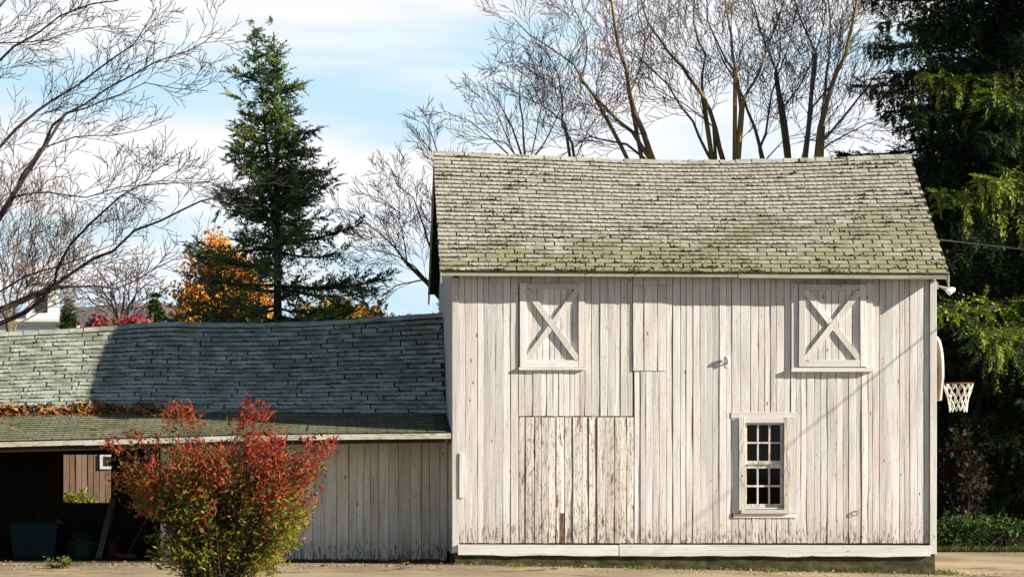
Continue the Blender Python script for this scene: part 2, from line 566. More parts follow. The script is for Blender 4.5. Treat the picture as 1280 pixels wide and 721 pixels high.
def plank_mesh(xa, xb, za, zb, rng, Y=0.0, thick=0.022, gap=(0.0015, 0.0048), jit=0.0042, warp=0.003, ends=0.006):
    """A chamfered vertical board facing -Y, a little skewed and warped."""
    xa += rng.uniform(*gap); xb -= rng.uniform(*gap)
    y = Y + rng.uniform(-jit, jit)
    tl, tr = rng.uniform(-warp, warp), rng.uniform(-warp, warp)
    c = 0.0035
    za += rng.uniform(0, ends); zb -= rng.uniform(0, ends * 0.5)
    ns = max(2, min(7, int((zb - za) / 0.45)))
    zs = [za + (zb - za) * (k + (rng.uniform(-0.3, 0.3) if 0 < k < ns else 0)) / ns for k in range(ns + 1)]
    b = MB()
    vs = []
    for k, z in enumerate(zs):
        o = rng.uniform(-0.003, 0.003)
        sk, sr = rng.uniform(-0.0026, 0.0026), rng.uniform(-0.0026, 0.0026)
        wt = rng.uniform(-0.5, 0.5) * warp
        for (x, d) in ((xa + sk, thick), (xa + sk, c + tl + wt), (xa + c + sk, tl + wt), (xb - c + sr, tr - wt), (xb + sr, c + tr - wt), (xb + sr, thick)):
            vs.append((x, y + d + (o if d < thick else 0), z))
    fs = []
    for k in range(ns):
        for i in range(6):
            j = (i + 1) % 6
            fs.append((k * 6 + i, k * 6 + j, k * 6 + 6 + j, k * 6 + 6 + i))
    fs += [(5, 4, 3, 2, 1, 0), tuple(ns * 6 + i for i in range(6))]
    b.add(vs, fs)
    return b


def planks(edges, py0, py1, parent, mat, name='plank', Y=0.0, rng=RNG, pyj=0.0, **kw):
    for a, c in zip(edges[:-1], edges[1:]):
        p0, p1 = P(a, py1 + rng.uniform(-pyj, pyj), Y), P(c, py0 + rng.uniform(-pyj, pyj), Y)
        plank_mesh(p0.x, p1.x, p0.z, p1.z, rng, Y, **kw).build(name, mat, parent)


TOP, BOT = 344, 678.5
planks([573.5, 581, 589.4, 597, 604.5, 611, 619.6, 628.7, 638, 648], TOP, BOT, barn, M_PAINT)
planks([648, 664, 681, 699, 716, 731], TOP, 355, barn, M_PAINT)
planks([648, 655, 666, 677, 683, 691, 698, 704, 712, 718, 725, 731], 460, 520, barn, M_PAINT, jit=0.006)
planks([731, 739, 750, 759.6, 768.8, 775.7, 784, 791], TOP, 520, barn, M_PAINT, jit=0.007, warp=0.004)
planks([791, 804.8, 822, 833], TOP, 357, barn, M_PAINT)
planks([791, 804.8, 822, 833], 357, 463.5, barn, M_PAINT, Y=-0.012, warp=0.004)
planks([793, 800.6, 807, 816, 824, 833], 463.5, BOT, barn, M_PAINT, jit=0.005)
planks([833, 841, 850.6, 857.5, 866, 875, 882, 890.6, 899, 908], TOP, BOT, barn, M_PAINT)
planks([908, 914.5], TOP, BOT, barn, M_PAINT)
planks([914.5, 925.5, 938, 948, 956, 963, 970, 980, 988.5], TOP, 516, barn, M_PAINT)
planks([988.5, 1006, 1022, 1040, 1057, 1074, 1090.5], TOP, 356, barn, M_PAINT)
planks([988.5, 995], 463, 516, barn, M_PAINT)
planks([914.5, 923, 932, 940, 948.5, 957, 964, 971, 977, 986, 995], 646, BOT, barn, M_PAINT)
planks([995, 1001, 1008.6, 1018, 1025.5, 1034, 1045, 1053.7, 1060.7, 1070, 1077, 1085, 1090.5], 463, BOT, barn, M_PAINT)
planks([1090.5, 1099, 1107, 1115, 1124, 1131, 1137, 1146.5, 1155.7, 1161.5], TOP, BOT, barn, M_PAINT)

# the boarded up wagon door
door = MB()
p0, p1 = P(648.5, 679, 0), P(792.5, 520, 0)
door.box(p0.x, p1.x, 0.024, 0.034, p0.z, p1.z)
door = door.build('barn_door', M_BACKING, barn, label='boarded door with badly peeling paint showing red brown wood')
rd = random.Random(5)
de = [648.5, 656.5, 668, 676.5, 685.7, 695, 706, 716, 727, 736, 746, 757, 768, 776, 783.5, 792]
for i, (a, c) in enumerate(zip(de[:-1], de[1:])):
    lo = 678.5
    q0, q1 = P(a, lo, 0), P(c - (6.4 if i == 5 else 0), 521, 0)
    plank_mesh(q0.x, q1.x, q0.z, q1.z, rd, -0.004, jit=0.008, warp=0.006, gap=(0.001, 0.007)).build('plank', M_PEEL, door)
q0, q1 = P(699.8, 641, 0), P(705.2, 521, 0)
plank_mesh(q0.x, q1.x, q0.z, q1.z, rd, 0.0, jit=0).build('plank', M_PEEL, door)
q0, q1 = P(699.8, 678.5, 0), P(705.2, 641.2, 0)
plank_mesh(q0.x, q1.x, q0.z, q1.z, rd, 0.004, jit=0).build('plank', M_BAREWOOD, door, label='bare brown lower end of a door board')

# sheathing behind the boards, with the window opening left free
wb = MB()
wx0, wx1 = P(931, 0, 0).x, P(981, 0, 0).x
wz0, wz1 = P(0, 634, 0).z, P(0, 527, 0).z
BX0, BX1, BZ0, BZ1 = 1.70, 8.77, 0.16, 4.33
wb.box(BX0, wx0, 0.035, 0.075, BZ0, BZ1); wb.box(wx1, BX1, 0.035, 0.075, BZ0, BZ1)
wb.box(wx0, wx1, 0.035, 0.075, BZ0, wz0); wb.box(wx0, wx1, 0.035, 0.075, wz1, BZ1)
wb.build('front_sheathing', M_BACKING, barn)


def hboard(name, px0, px1, pt, pb, Yf, thick, mat, parent, slope=0.0, jag=0, rng=RNG, label=None):
    """A horizontal board; slope = pixels the right end lies lower."""
    b = MB()
    n = max(1, jag)
    for i in range(n):
        a = px0 + (px1 - px0) * i / n; c = px0 + (px1 - px0) * (i + 1) / n
    xs = [px0 + (px1 - px0) * i / n for i in range(n + 1)]
    vs = []
    for x in xs:
        s = slope * (x - px0) / max(px1 - px0, 1e-6)
        jb = rng.uniform(-0.9, 0.7) if jag else 0
        t, u = P(x, pt + s, 0), P(x, pb + s + jb, 0)
        vs += [(t.x, Yf, u.z), (t.x, Yf, t.z - 0.004), (t.x, Yf + 0.004, t.z), (t.x, Yf + thick, t.z), (t.x, Yf + thick, u.z)]
    fs = []
    for i in range(n):
        for k in range(5):
            k2 = (k + 1) % 5
            fs.append((i * 5 + k2, i * 5 + k, i * 5 + 5 + k, i * 5 + 5 + k2))
    fs += [(0, 1, 2, 3, 4), tuple(n * 5 + k for k in (4, 3, 2, 1, 0))]
    b.add(vs, fs)
    return b.build(name, mat, parent, label=label)


hboard('sill_board', 572.5, 773, 680, 693.5, -0.045, 0.05, M_HTRIM, barn, 0.8, jag=14)
hboard('sill_board', 774, 1162.5, 680.2, 694.5, -0.045, 0.05, M_HTRIM, barn, 1.0, jag=26)


def vboard(name, px0, px1, pt, pb, Yf, thick, mat, parent, rng=RNG, label=None):
    q0, q1 = P(px0, pb, 0), P(px1, pt, 0)
    return plank_mesh(q0.x, q1.x, q0.z, q1.z, rng, Yf, thick=thick, gap=(0, 0.001), jit=0.0005, warp=0.001, ends=0.002).build(name, mat, parent, label=label)


vboard('corner_board', 565.2, 573.3, 347, 690, -0.014, 0.06, M_TRIM, barn)
vboard('corner_board', 1162, 1170.3, 351, 692, -0.034, 0.14, M_TRIM, barn)
vboard('patch_board', 574, 580.3, 566, 622, -0.03, 0.028, M_TRIM, barn)
fb = MB()
fl, fr = P(569, 694, 0).x, P(1169, 694, 0).x
n = 34
rf = random.Random(8)
vs = []
for i in range(n + 1):
    x = fl + (fr - fl) * i / n
    for (z, y) in ((gz(x) - 0.15, -0.005), (gz(x) + 0.05, 0.0), (gz(x) + 0.12, 0.012), (0.235, 0.02)):
        vs.append((x, y + rf.uniform(-0.012, 0.012), z))
    vs.append((x, 0.2, 0.235)); vs.append((x, 0.2, gz(x) - 0.15))
fb.add(vs, [(i * 6 + k, i * 6 + 6 + k, i * 6 + 6 + (k + 1) % 6, i * 6 + (k + 1) % 6) for i in range(n) for k in range(6)])
fb.add([vs[k] for k in range(6)], [(5, 4, 3, 2, 1, 0)]); fb.add([vs[n * 6 + k] for k in range(6)], [(0, 1, 2, 3, 4, 5)])
fb.build('foundation', M_FOUND, barn)

# roof surface: eave in front at Y=-0.33, ridge at Y=2.75
EY, RY = -0.33, 2.75
RX0, RX1 = P(549.5, 0, EY).x, P(1188, 0, EY).x
EAVE = [(RX0, P(0, 338, EY).z), (RX1, P(0, 342, EY).z)]
RIDGE = [(P(px, 0, RY).x, P(0, py + 1.5, RY).z) for px, py in ((541, 189), (580, 190.5), (650, 193.5), (720, 196.5), (780, 199), (850, 200.5), (920, 200), (1000, 198), (1070, 195.5), (1139, 193))]


def roof_pt(x, u):
    ze, zr = interp(EAVE, x), interp(RIDGE, x)
    return Vector((x, EY + (RY - EY) * u, ze + (zr - ze) * u))


def deck(name, X0, X1, f, mat, parent, thick=0.022, nx=30, us=(0, 1), lift=0.0):
    b = MB()
    vs, fs = [], []
    for i in range(nx + 1):
        x = X0 + (X1 - X0) * i / nx
        for u in us:
            p = f(x, u)
            vs.append((p.x, p.y, p.z + lift)); vs.append((p.x, p.y, p.z + lift - thick))
    m = len(us)
    for i in range(nx):
        for k in range(m - 1):
            a = (i * m + k) * 2; c = ((i + 1) * m + k) * 2
            fs += [(a, c, c + 2, a + 2), (a + 1, a + 3, c + 3, c + 1)]
        a = i * m * 2; c = (i + 1) * m * 2
        fs.append((a + 1, c + 1, c, a))
        e = (m - 1) * 2
        fs.append((a + e, c + e, c + e + 1, a + e + 1))
    for i in (0, nx):
        for k in range(m - 1):
            a = (i * m + k) * 2
            fs.append((a, a + 2, a + 3, a + 1) if i == 0 else (a + 1, a + 3, a + 2, a))
    b.add(vs, fs)
    return b.build(name, mat, parent)


def back_pt(x, u):
    zr = interp(RIDGE, x)
    return Vector((x, RY + 0.002 + 3.08 * u, zr - (zr - interp(EAVE, x)) * u))


deck('roof_deck', RX0 + 0.01, RX1 - 0.01, roof_pt, M_DECK, barn)
deck('back_roof', RX0 + 0.01, RX1 - 0.01, back_pt, M_DECK, barn)


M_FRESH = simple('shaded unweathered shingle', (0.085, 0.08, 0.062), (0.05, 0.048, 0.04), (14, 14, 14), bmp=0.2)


def shingle_variant(name, rng, mat, ragged, w=0.286, e=0.127, dark=0.016):
    """One tab: ragged butt edge, a weathered face, a dark strip that shows under the next butt."""
    b = MB()
    k = 7
    vs = []
    for i in range(k + 1):
        x = w * i / k
        j = rng.uniform(-0.4, 1.0) * ragged
        if rng.random() < 0.12 * ragged / 0.01: j += rng.uniform(0.006, 0.018)
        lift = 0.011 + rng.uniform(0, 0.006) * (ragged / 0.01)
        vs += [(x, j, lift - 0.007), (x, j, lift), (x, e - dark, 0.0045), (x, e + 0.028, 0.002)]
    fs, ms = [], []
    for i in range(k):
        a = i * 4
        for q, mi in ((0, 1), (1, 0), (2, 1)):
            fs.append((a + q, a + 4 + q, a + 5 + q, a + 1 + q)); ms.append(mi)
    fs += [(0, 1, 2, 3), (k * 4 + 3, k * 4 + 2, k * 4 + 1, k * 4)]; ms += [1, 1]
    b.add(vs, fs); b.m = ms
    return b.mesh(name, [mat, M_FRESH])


def lay_shingles(parent, f, X0, X1, rows, slope_len, mats, rng, worn, limit=300, e=0.127, w=0.286, slot=0.010, miss=0.0, v0=0.0, wav=0.005, dark=0.017):
    """Courses from the eave up: the lowest as objects of their own, the rest joined."""
    rag = [shingle_variant('shingle', rng, mats, 0.013, w - slot, e, dark) for _ in range(9)]
    neat = [shingle_variant('shingle', rng, mats, 0.003, w - 0.022, e, dark * 0.25) for _ in range(6)]
    rest = MB()
    made = 0
    n = int(math.ceil((X1 - X0) / w)) + 1
    for r in range(rows):
        u = v0 + r * e / slope_len
        off = (0.5 if r % 2 else 0.0) * w + rng.uniform(-0.03, 0.03)
        for i in range(-1, n):
            xa = X0 + i * w + off
            xb = xa + w
            if xb < X0 + 0.06 or xa > X1 - 0.06 or rng.random() < miss: continue
            xm = min(max(xa, X0), X1 - 0.05)
            sx = (min(xb, X1) - xm) / w
            p = f(xm, u); pr = f(min(xb, X1), u); pu = f(xm, min(u + 0.06, 1.0) if u + 0.06 <= 1.0 else 1.0)
            if u + 0.06 > 1.0: pu = p + (p - f(xm, u - 0.06))
            ex = (pr - p).normalized(); ev = (pu - p); ev = (ev - ex * ev.dot(ex)).normalized(); nn = ex.cross(ev)
            a = rng.gauss(0, 0.014)
            ex2 = ex * math.cos(a) + ev * math.sin(a); ev2 = ev * math.cos(a) - ex * math.sin(a)
            p = p + ev * rng.uniform(-wav, wav)
            M = Matrix(((ex2.x * sx, ev2.x, nn.x, p.x), (ex2.y * sx, ev2.y, nn.y, p.y), (ex2.z * sx, ev2.z, nn.z, p.z), (0, 0, 0, 1)))
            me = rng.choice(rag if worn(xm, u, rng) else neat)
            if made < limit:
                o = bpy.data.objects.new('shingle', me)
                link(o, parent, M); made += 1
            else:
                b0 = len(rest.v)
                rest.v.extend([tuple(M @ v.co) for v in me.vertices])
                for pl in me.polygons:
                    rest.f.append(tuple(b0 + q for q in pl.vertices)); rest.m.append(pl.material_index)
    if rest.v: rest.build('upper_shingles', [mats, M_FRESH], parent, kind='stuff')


def barn_worn(x, u, rng):
    edge = 0.22 - 0.08 * math.sin(x * 1.3) + (x - 5.2) * 0.035
    return rng.random() < (0.04 if u < edge - 0.10 else 0.94 if u > edge + 0.08 else 0.5)


SL = math.hypot(RY - EY, 2.03)
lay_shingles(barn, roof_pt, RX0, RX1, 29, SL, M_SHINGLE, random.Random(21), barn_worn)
rr = random.Random(31)
cap = MB()
cap.add([(0, -0.10, -0.062), (0, 0, 0.012), (0, 0.10, -0.062), (0.25, -0.10, -0.068), (0.25, 0, 0.004), (0.25, 0.10, -0.068),
         (0, -0.10, -0.070), (0, 0, 0.003), (0, 0.10, -0.070)], [(0, 3, 4, 1), (1, 4, 5, 2), (0, 1, 7, 6), (1, 2, 8, 7)])
capm = cap.mesh('ridge_cap', M_SHINGLE)
nx = 30
for i in range(nx):
    x = RX0 + (RX1 - RX0) * i / nx
    a, c = roof_pt(x, 1), roof_pt(min(x + 0.25, RX1), 1)
    an = -math.atan2(c.z - a.z, c.x - a.x)
    o = bpy.data.objects.new('ridge_cap', capm)
    link(o, barn, Matrix.Translation((x, RY + rr.uniform(-0.01, 0.01), a.z + 0.012 + rr.uniform(0, 0.008))) @ Matrix.Rotation(an + rr.uniform(-0.02, 0.02), 4, 'Y'))

rm = random.Random(35)
mp, md, mc = [], [], []
for _ in range(420):
    u = rm.random() ** (1.6 if rm.random() < 0.75 else 0.5)
    x = rm.uniform(RX0 + 0.05, RX1 - 0.05)
    if u > 0.45 and not (x < RX0 + 1.4 or x > RX1 - 1.2) and rm.random() < 0.8: continue
    row = round(u * 29) / 29.0
    c = roof_pt(x, min(max(row, 0.005), 0.99))
    dark = u > 0.45 or rm.random() < 0.3
    wdt = rm.uniform(0.03, 0.16)
    for _k in range(rm.randrange(5, 16)):
        mp.append((c.x + rm.gauss(0, wdt), c.y + rm.gauss(0, 0.010), c.z + 0.010 + rm.gauss(0, 0.006)))
        md.append((rm.gauss(0, 1), -0.6 + rm.gauss(0, 0.6), rm.gauss(0.4, 0.5)))
        k = rm.uniform(0.7, 1.3)
        mc.append(tuple(v * k for v in ((0.055, 0.05, 0.035) if dark else (0.13, 0.14, 0.035))))
nr_ = np.random.default_rng(36)
nq = len(mp)
me = leaf_mesh('moss_clumps', np.array(mp), np.array(md), nr_.normal(0, 0.6, (nq, 3)) + np.array((0, -0.5, 0.8)), 0.02 + 0.035 * nr_.random(nq), 0.016 + 0.022 * nr_.random(nq), np.array(mc), M_DRYLEAF, 0.3)
add_np('moss_clumps', me, barn, kind='stuff')

# eave board, rake boards, gables, back wall
hb = hboard('fascia_board', pxof(RX0 + 0.02, 0), 919, 338.6, 346.2, -0.318, 0.024, M_FASCIA, barn, 1.6)
hboard('fascia_board', 919.4, pxof(RX1 - 0.01, 0), 340.6, 348.9, -0.324, 0.03, M_FASCIA, barn, 1.6)


def rake(x0, x1, front, back):
    for f in (front, back):
        b = MB()
        a, c = f(x0, 0.0 if f is front else 0.02), f(x0, 0.985 if f is front else 1.0)
        dz0, dz1 = -0.018, -0.19
        b.hexa([(x0, a.y, a.z + dz1), (x1, a.y, a.z + dz1), (x1, c.y, c.z + dz1), (x0, c.y, c.z + dz1),
                (x0, a.y, a.z + dz0), (x1, a.y, a.z + dz0), (x1, c.y, c.z + dz0), (x0, c.y, c.z + dz0)])
        b.build('rake_board', M_FASCIA, barn)


rake(RX0 + 0.012, RX0 + 0.036, roof_pt, back_pt)
rake(RX1 - 0.036, RX1 - 0.012, roof_pt, back_pt)


def gable(name, xo, xi, rng, mat):
    """Upright boards of an end wall, seen almost edge-on: real boards, joined."""
    b = MB()
    y = 0.03 if xo < 5 else 0.11
    Y1 = 5.55
    while y < Y1:
        w = min(rng.uniform(0.10, 0.17), Y1 - y)
        o = rng.uniform(-0.005, 0.005)
        def zt(yy):
            f = roof_pt if yy < RY else back_pt
            u = (yy - EY) / (RY - EY) if yy < RY else (yy - RY) / 3.08
            return f(xo, u).z - 0.06
        a, c = y + 0.003, y + w - 0.003
        X0, X1 = sorted((xo + o, xi))
        b.hexa([(X0, a, 0.22), (X1, a, 0.22), (X1, c, 0.22), (X0, c, 0.22), (X0, a, zt(a)), (X1, a, zt(a)), (X1, c, zt(c)), (X0, c, zt(c))])
        y += w
    return b.build(name, mat, barn, kind='stuff')


gable('end_wall_boards', 1.665, 1.70, random.Random(2), M_PAINT)
gable('end_wall_boards', 8.805, 8.77, random.Random(4), M_PAINT)
sh = MB()
for x0, x1 in ((1.705, 1.73), (8.74, 8.765)):
    pr = [(y, (roof_pt(4, (y - EY) / (RY - EY)) if y <= RY else back_pt(4, (y - RY) / 3.08)).z - 0.13) for y in (0.08, RY, 5.5)]
    for (ya, za), (yb, zb) in zip(pr[:-1], pr[1:]):
        sh.hexa([(x0, ya, 0.16), (x1, ya, 0.16), (x1, yb, 0.16), (x0, yb, 0.16), (x0, ya, za), (x1, ya, za), (x1, yb, zb), (x0, yb, zb)])
sh.build('end_sheathing', M_BACKING, barn)
bw = MB(); bw.box(1.70, 8.77, 5.552, 5.58, 0.16, 4.28); bw.build('back_wall', M_PAINT, barn)
bf = MB(); bf.box(1.68, 8.80, 0.202, 5.56, -0.25, 0.19); bf.build('barn_floor', M_FOUND, barn)


# loft doors
def loft_door(L, R, T, B, face, frame_w, x_front_is_backslash, bars, stile_r, label, rng):
    d = MB()
    a, c = P(L, B, 0), P(R, T, 0)
    d.box(a.x + 0.01, c.x - 0.01, face + 0.0545, face + 0.060, a.z + 0.01, c.z - 0.01)
    d = d.build('loft_door', M_BACKING, barn, label=label)
    e = [L + frame_w - 1 + (R - L - 2 * frame_w + 2) * k / bars for k in range(bars + 1)]
    e = [e[0]] + [x + rng.uniform(-1.2, 1.2) for x in e[1:-1]] + [e[-1]]
    for p, q in zip(e[:-1], e[1:]):
        q0, q1 = P(p, B - 4, 0), P(q, T + 3, 0)
        plank_mesh(q0.x, q1.x, q0.z, q1.z, rng, face + 0.041, thick=0.013, jit=0.0015, warp=0.001).build('plank', M_PAINT, d)
    vboard('stile', L, L + frame_w, T, B, face, 0.04, M_TRIM, d, rng)
    vboard('stile', R - stile_r, R, T, B, face, 0.04, M_TRIM, d, rng)
    hboard('rail', L + frame_w + 0.1, R - stile_r - 0.1, T, T + 7.5, face + 0.002, 0.037, M_HTRIM, d)
    hboard('rail', L + frame_w + 0.1, R - stile_r - 0.1, B - 8.5, B, face + 0.002, 0.037, M_HTRIM, d)
    il, ir, it, ib = L + frame_w + 0.3, R - stile_r - 0.3, T + 7.8, B - 8.8
    for back in (True, False):
        y0 = face + (0.002 if back == x_front_is_backslash else 0.006)
        y1 = face + 0.036
        A, Bq = (P(il, it, 0), P(ir, ib, 0)) if back else (P(ir, it, 0), P(il, ib, 0))
        t = Vector((Bq.x - A.x, 0, Bq.z - A.z)); ln = t.length; t.normalize()
        s = Vector((-t.z, 0, t.x)) * 0.043
        front = back == x_front_is_backslash
        spans = [(0.0, ln)] if front else [(0.0, ln / 2 - 0.05), (ln / 2 + 0.05, ln)]
        for (u, v) in spans:
            b = MB()
            p, q = A + t * u, A + t * v
            e0 = [p - s, q - s, q + s, p + s]
            if (e0[1] - e0[0]).cross(e0[3] - e0[0]).y > 0: e0 = [e0[3], e0[2], e0[1], e0[0]]
            b.hexa([(w.x, y0, w.z) for w in e0] + [(w.x, y1, w.z) for w in e0])
            b.build('brace', M_TRIM, d)
    return d


rl = random.Random(77)
loft_door(649.5, 730.5, 354, 458.5, -0.026, 8.5, True, 9, 7.5, 'loft door with a cross brace and narrow frame', rl)
hboard('door_ledge', 648.5, 731.5, 458.9, 462.3, -0.052, 0.072, M_HTRIM, barn)
vboard('door_casing', 989, 997.3, 354.5, 459.5, -0.042, 0.06, M_TRIM, barn)
vboard('door_casing', 1082, 1090.2, 354.5, 459.5, -0.042, 0.06, M_TRIM, barn)
loft_door(997.8, 1081.5, 355.5, 458.5, -0.07, 8.0, False, 8, 7.0, 'loft door set between wide side casings', rl)
hboard('door_ledge', 988.5, 1090.5, 459.7, 464.6, -0.085, 0.105, M_HTRIM, barn)


# window: flat outer boards, a proud casing, two sashes of six panes
def window():
    W = MB()
    a, c = P(931, 634, 0), P(981, 527, 0)
    w = MB()
    Yj0, Yj1 = 0.002, 0.125
    for (x0, x1, z0, z1) in ((a.x - 0.02, a.x, a.z, c.z), (c.x, c.x + 0.02, a.z, c.z), (a.x - 0.02, c.x + 0.02, c.z, c.z + 0.02), (a.x - 0.02, c.x + 0.02, a.z - 0.02, a.z)):
        w.box(x0, x1, Yj0, Yj1, z0, z1)
    win = w.build('window', M_TRIM, barn, label='twelve pane sash window with peeling casing')
    hboard('outer_casing', 914, 995, 515, 522, -0.012, 0.02, M_HTRIM, win)
    vboard('outer_casing', 914.7, 922.9, 522.2, 641, -0.004, 0.012, M_TRIM, win)
    vboard('outer_casing', 986.2, 994.7, 522.2, 641, -0.012, 0.02, M_TRIM, win)
    hboard('outer_casing', 916.5, 995, 641.4, 646.5, -0.02, 0.028, M_HTRIM, win)
    vboard('casing', 923.2, 931, 521.4, 640.8, -0.04, 0.05, M_FLAKE, win)
    vboard('casing', 979.5, 986, 521.4, 640.8, -0.03, 0.04, M_FLAKE, win)
    hboard('casing', 931.2, 979.3, 522.2, 528.2, -0.03, 0.04, M_HTRIM, win)
    hboard('window_sill', 926, 987, 636.6, 641.2, -0.06, 0.10, M_HTRIM, win)
    rows_u, rows_l = ((530.6, 552.0), (554.2, 575.6)), ((585.0, 606.0), (608.4, 629.6))
    colsx = ((934.2, 946.8), (949.0, 961.2), (963.4, 976.0))
    for rows, yf, (st, sb) in ((rows_u, 0.035, (527.5, 580)), (rows_l, 0.062, (578.6, 635.5))):
        f = MB()
        L, R = 931.2, 979.5
        t, u = P(L, sb, 0), P(R, st, 0)
        g = [P(L, 0, 0).x] + [P(v, 0, 0).x for cc in colsx for v in cc] + [P(R, 0, 0).x]
        for k in range(0, 8, 2):
            f.box(g[k], g[k + 1], yf + (0.0 if k in (0, 6) else 0.006), yf + 0.035, t.z, u.z)
        zz = [t.z] + [P(0, v, 0).z for rr_ in reversed(rows) for v in reversed(rr_)] + [u.z]
        for k in range(0, 6, 2):
            for cc in colsx:
                f.box(P(cc[0], 0, 0).x, P(cc[1], 0, 0).x, yf + (0.001 if k != 2 else 0.007), yf + 0.034, zz[k], zz[k + 1])
        f.build('sash', M_FLAKE, win)
        for r_ in rows:
            for cc in colsx:
                q0, q1 = P(cc[0] - 0.3, r_[1] + 0.3, 0), P(cc[1] + 0.3, r_[0] - 0.3, 0)
                gb = MB(); gb.box(q0.x, q1.x, yf + 0.016, yf + 0.020, q0.z, q1.z)
                gb.build('pane', M_GLASS, win)


window()
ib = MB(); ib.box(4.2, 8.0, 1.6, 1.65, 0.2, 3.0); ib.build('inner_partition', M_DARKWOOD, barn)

# ------------------------------------------------------------------ small fittings on the barn
t = thing('insulator_bracket', 'small weathered knob bracket fixed alone in the middle of the barn wall', 'bracket', P(908, 455, 0))
b = MB(); q = P(908.5, 452, 0); b.box(q.x - 0.022, q.x + 0.022, -0.012, 0.004, q.z - 0.09, q.z + 0.08); b.build('mounting_plate', M_TRIM, t)
b = MB(); b.tube([Vector((q.x, -0.01, q.z - 0.02)), Vector((q.x, -0.06, q.z - 0.02)), Vector((q.x, -0.065, q.z + 0.04))], [0.014, 0.014, 0.012], 8); b.build('hook', M_GREYMETAL, t, smooth=True)
b = MB(); b.tube([Vector((q.x, -0.065, q.z + 0.015)), Vector((q.x, -0.065, q.z + 0.03)), Vector((q.x, -0.065, q.z + 0.06)), Vector((q.x, -0.065, q.z + 0.075))], [0.018, 0.032, 0.032, 0.018], 10); b.build('knob', M_WHITE, t, smooth=True)

t = thing('wire_loop', 'thin bent wire loop nailed low on the right of the barn wall', 'wire loop', P(1068, 641, 0))
q = P(1068.5, 641, 0)
b = MB(); b.tube([Vector((q.x + 0.055 * math.cos(k * 0.5), -0.008 - 0.002 * k, q.z + 0.032 * math.sin(k * 0.5) + 0.01 * math.cos(k * 0.5))) for k in range(13)], [0.005] * 13, 5); b.build('loop', M_IRON, t)
b = MB(); b.tube([Vector((q.x - 0.05, 0.005, q.z - 0.01)), Vector((q.x - 0.05, -0.02, q.z - 0.01))], [0.006, 0.008], 6); b.build('nail', M_IRON, t)


def floodlight():
    c = P(1171, 357, 0.0)
    t = thing('floodlight', 'twin white floodlight under the roof corner at the right barn edge', 'floodlight', c)
    b = MB(); b.box(8.806, 8.83, 0.02, 0.12, c.z - 0.05, c.z + 0.05); b.build('wall_box', M_GREYMETAL, t)
    for k, (dx, dz, dy) in enumerate(((0.13, -0.085, 0.02), (0.19, -0.06, 0.12))):
        p = Vector((8.83, 0.07, c.z)); e = Vector((8.83 + dx - 0.02, 0.07 + dy - 0.04, c.z + dz + 0.03)); d = Vector((dx, dy - 0.03, dz)).normalized()
        b = MB(); b.tube([p, p.lerp(e, 0.6), e], [0.014, 0.014, 0.018], 8); b.build('arm', M_GREYMETAL, t)
        b = MB(); b.tube([e, e + d * 0.025, e + d * 0.075, e + d * 0.10, e + d * 0.108], [0.018, 0.026, 0.042, 0.042, 0.02], 12); b.build('lamp', M_WHITE, t, smooth=True)


floodlight()


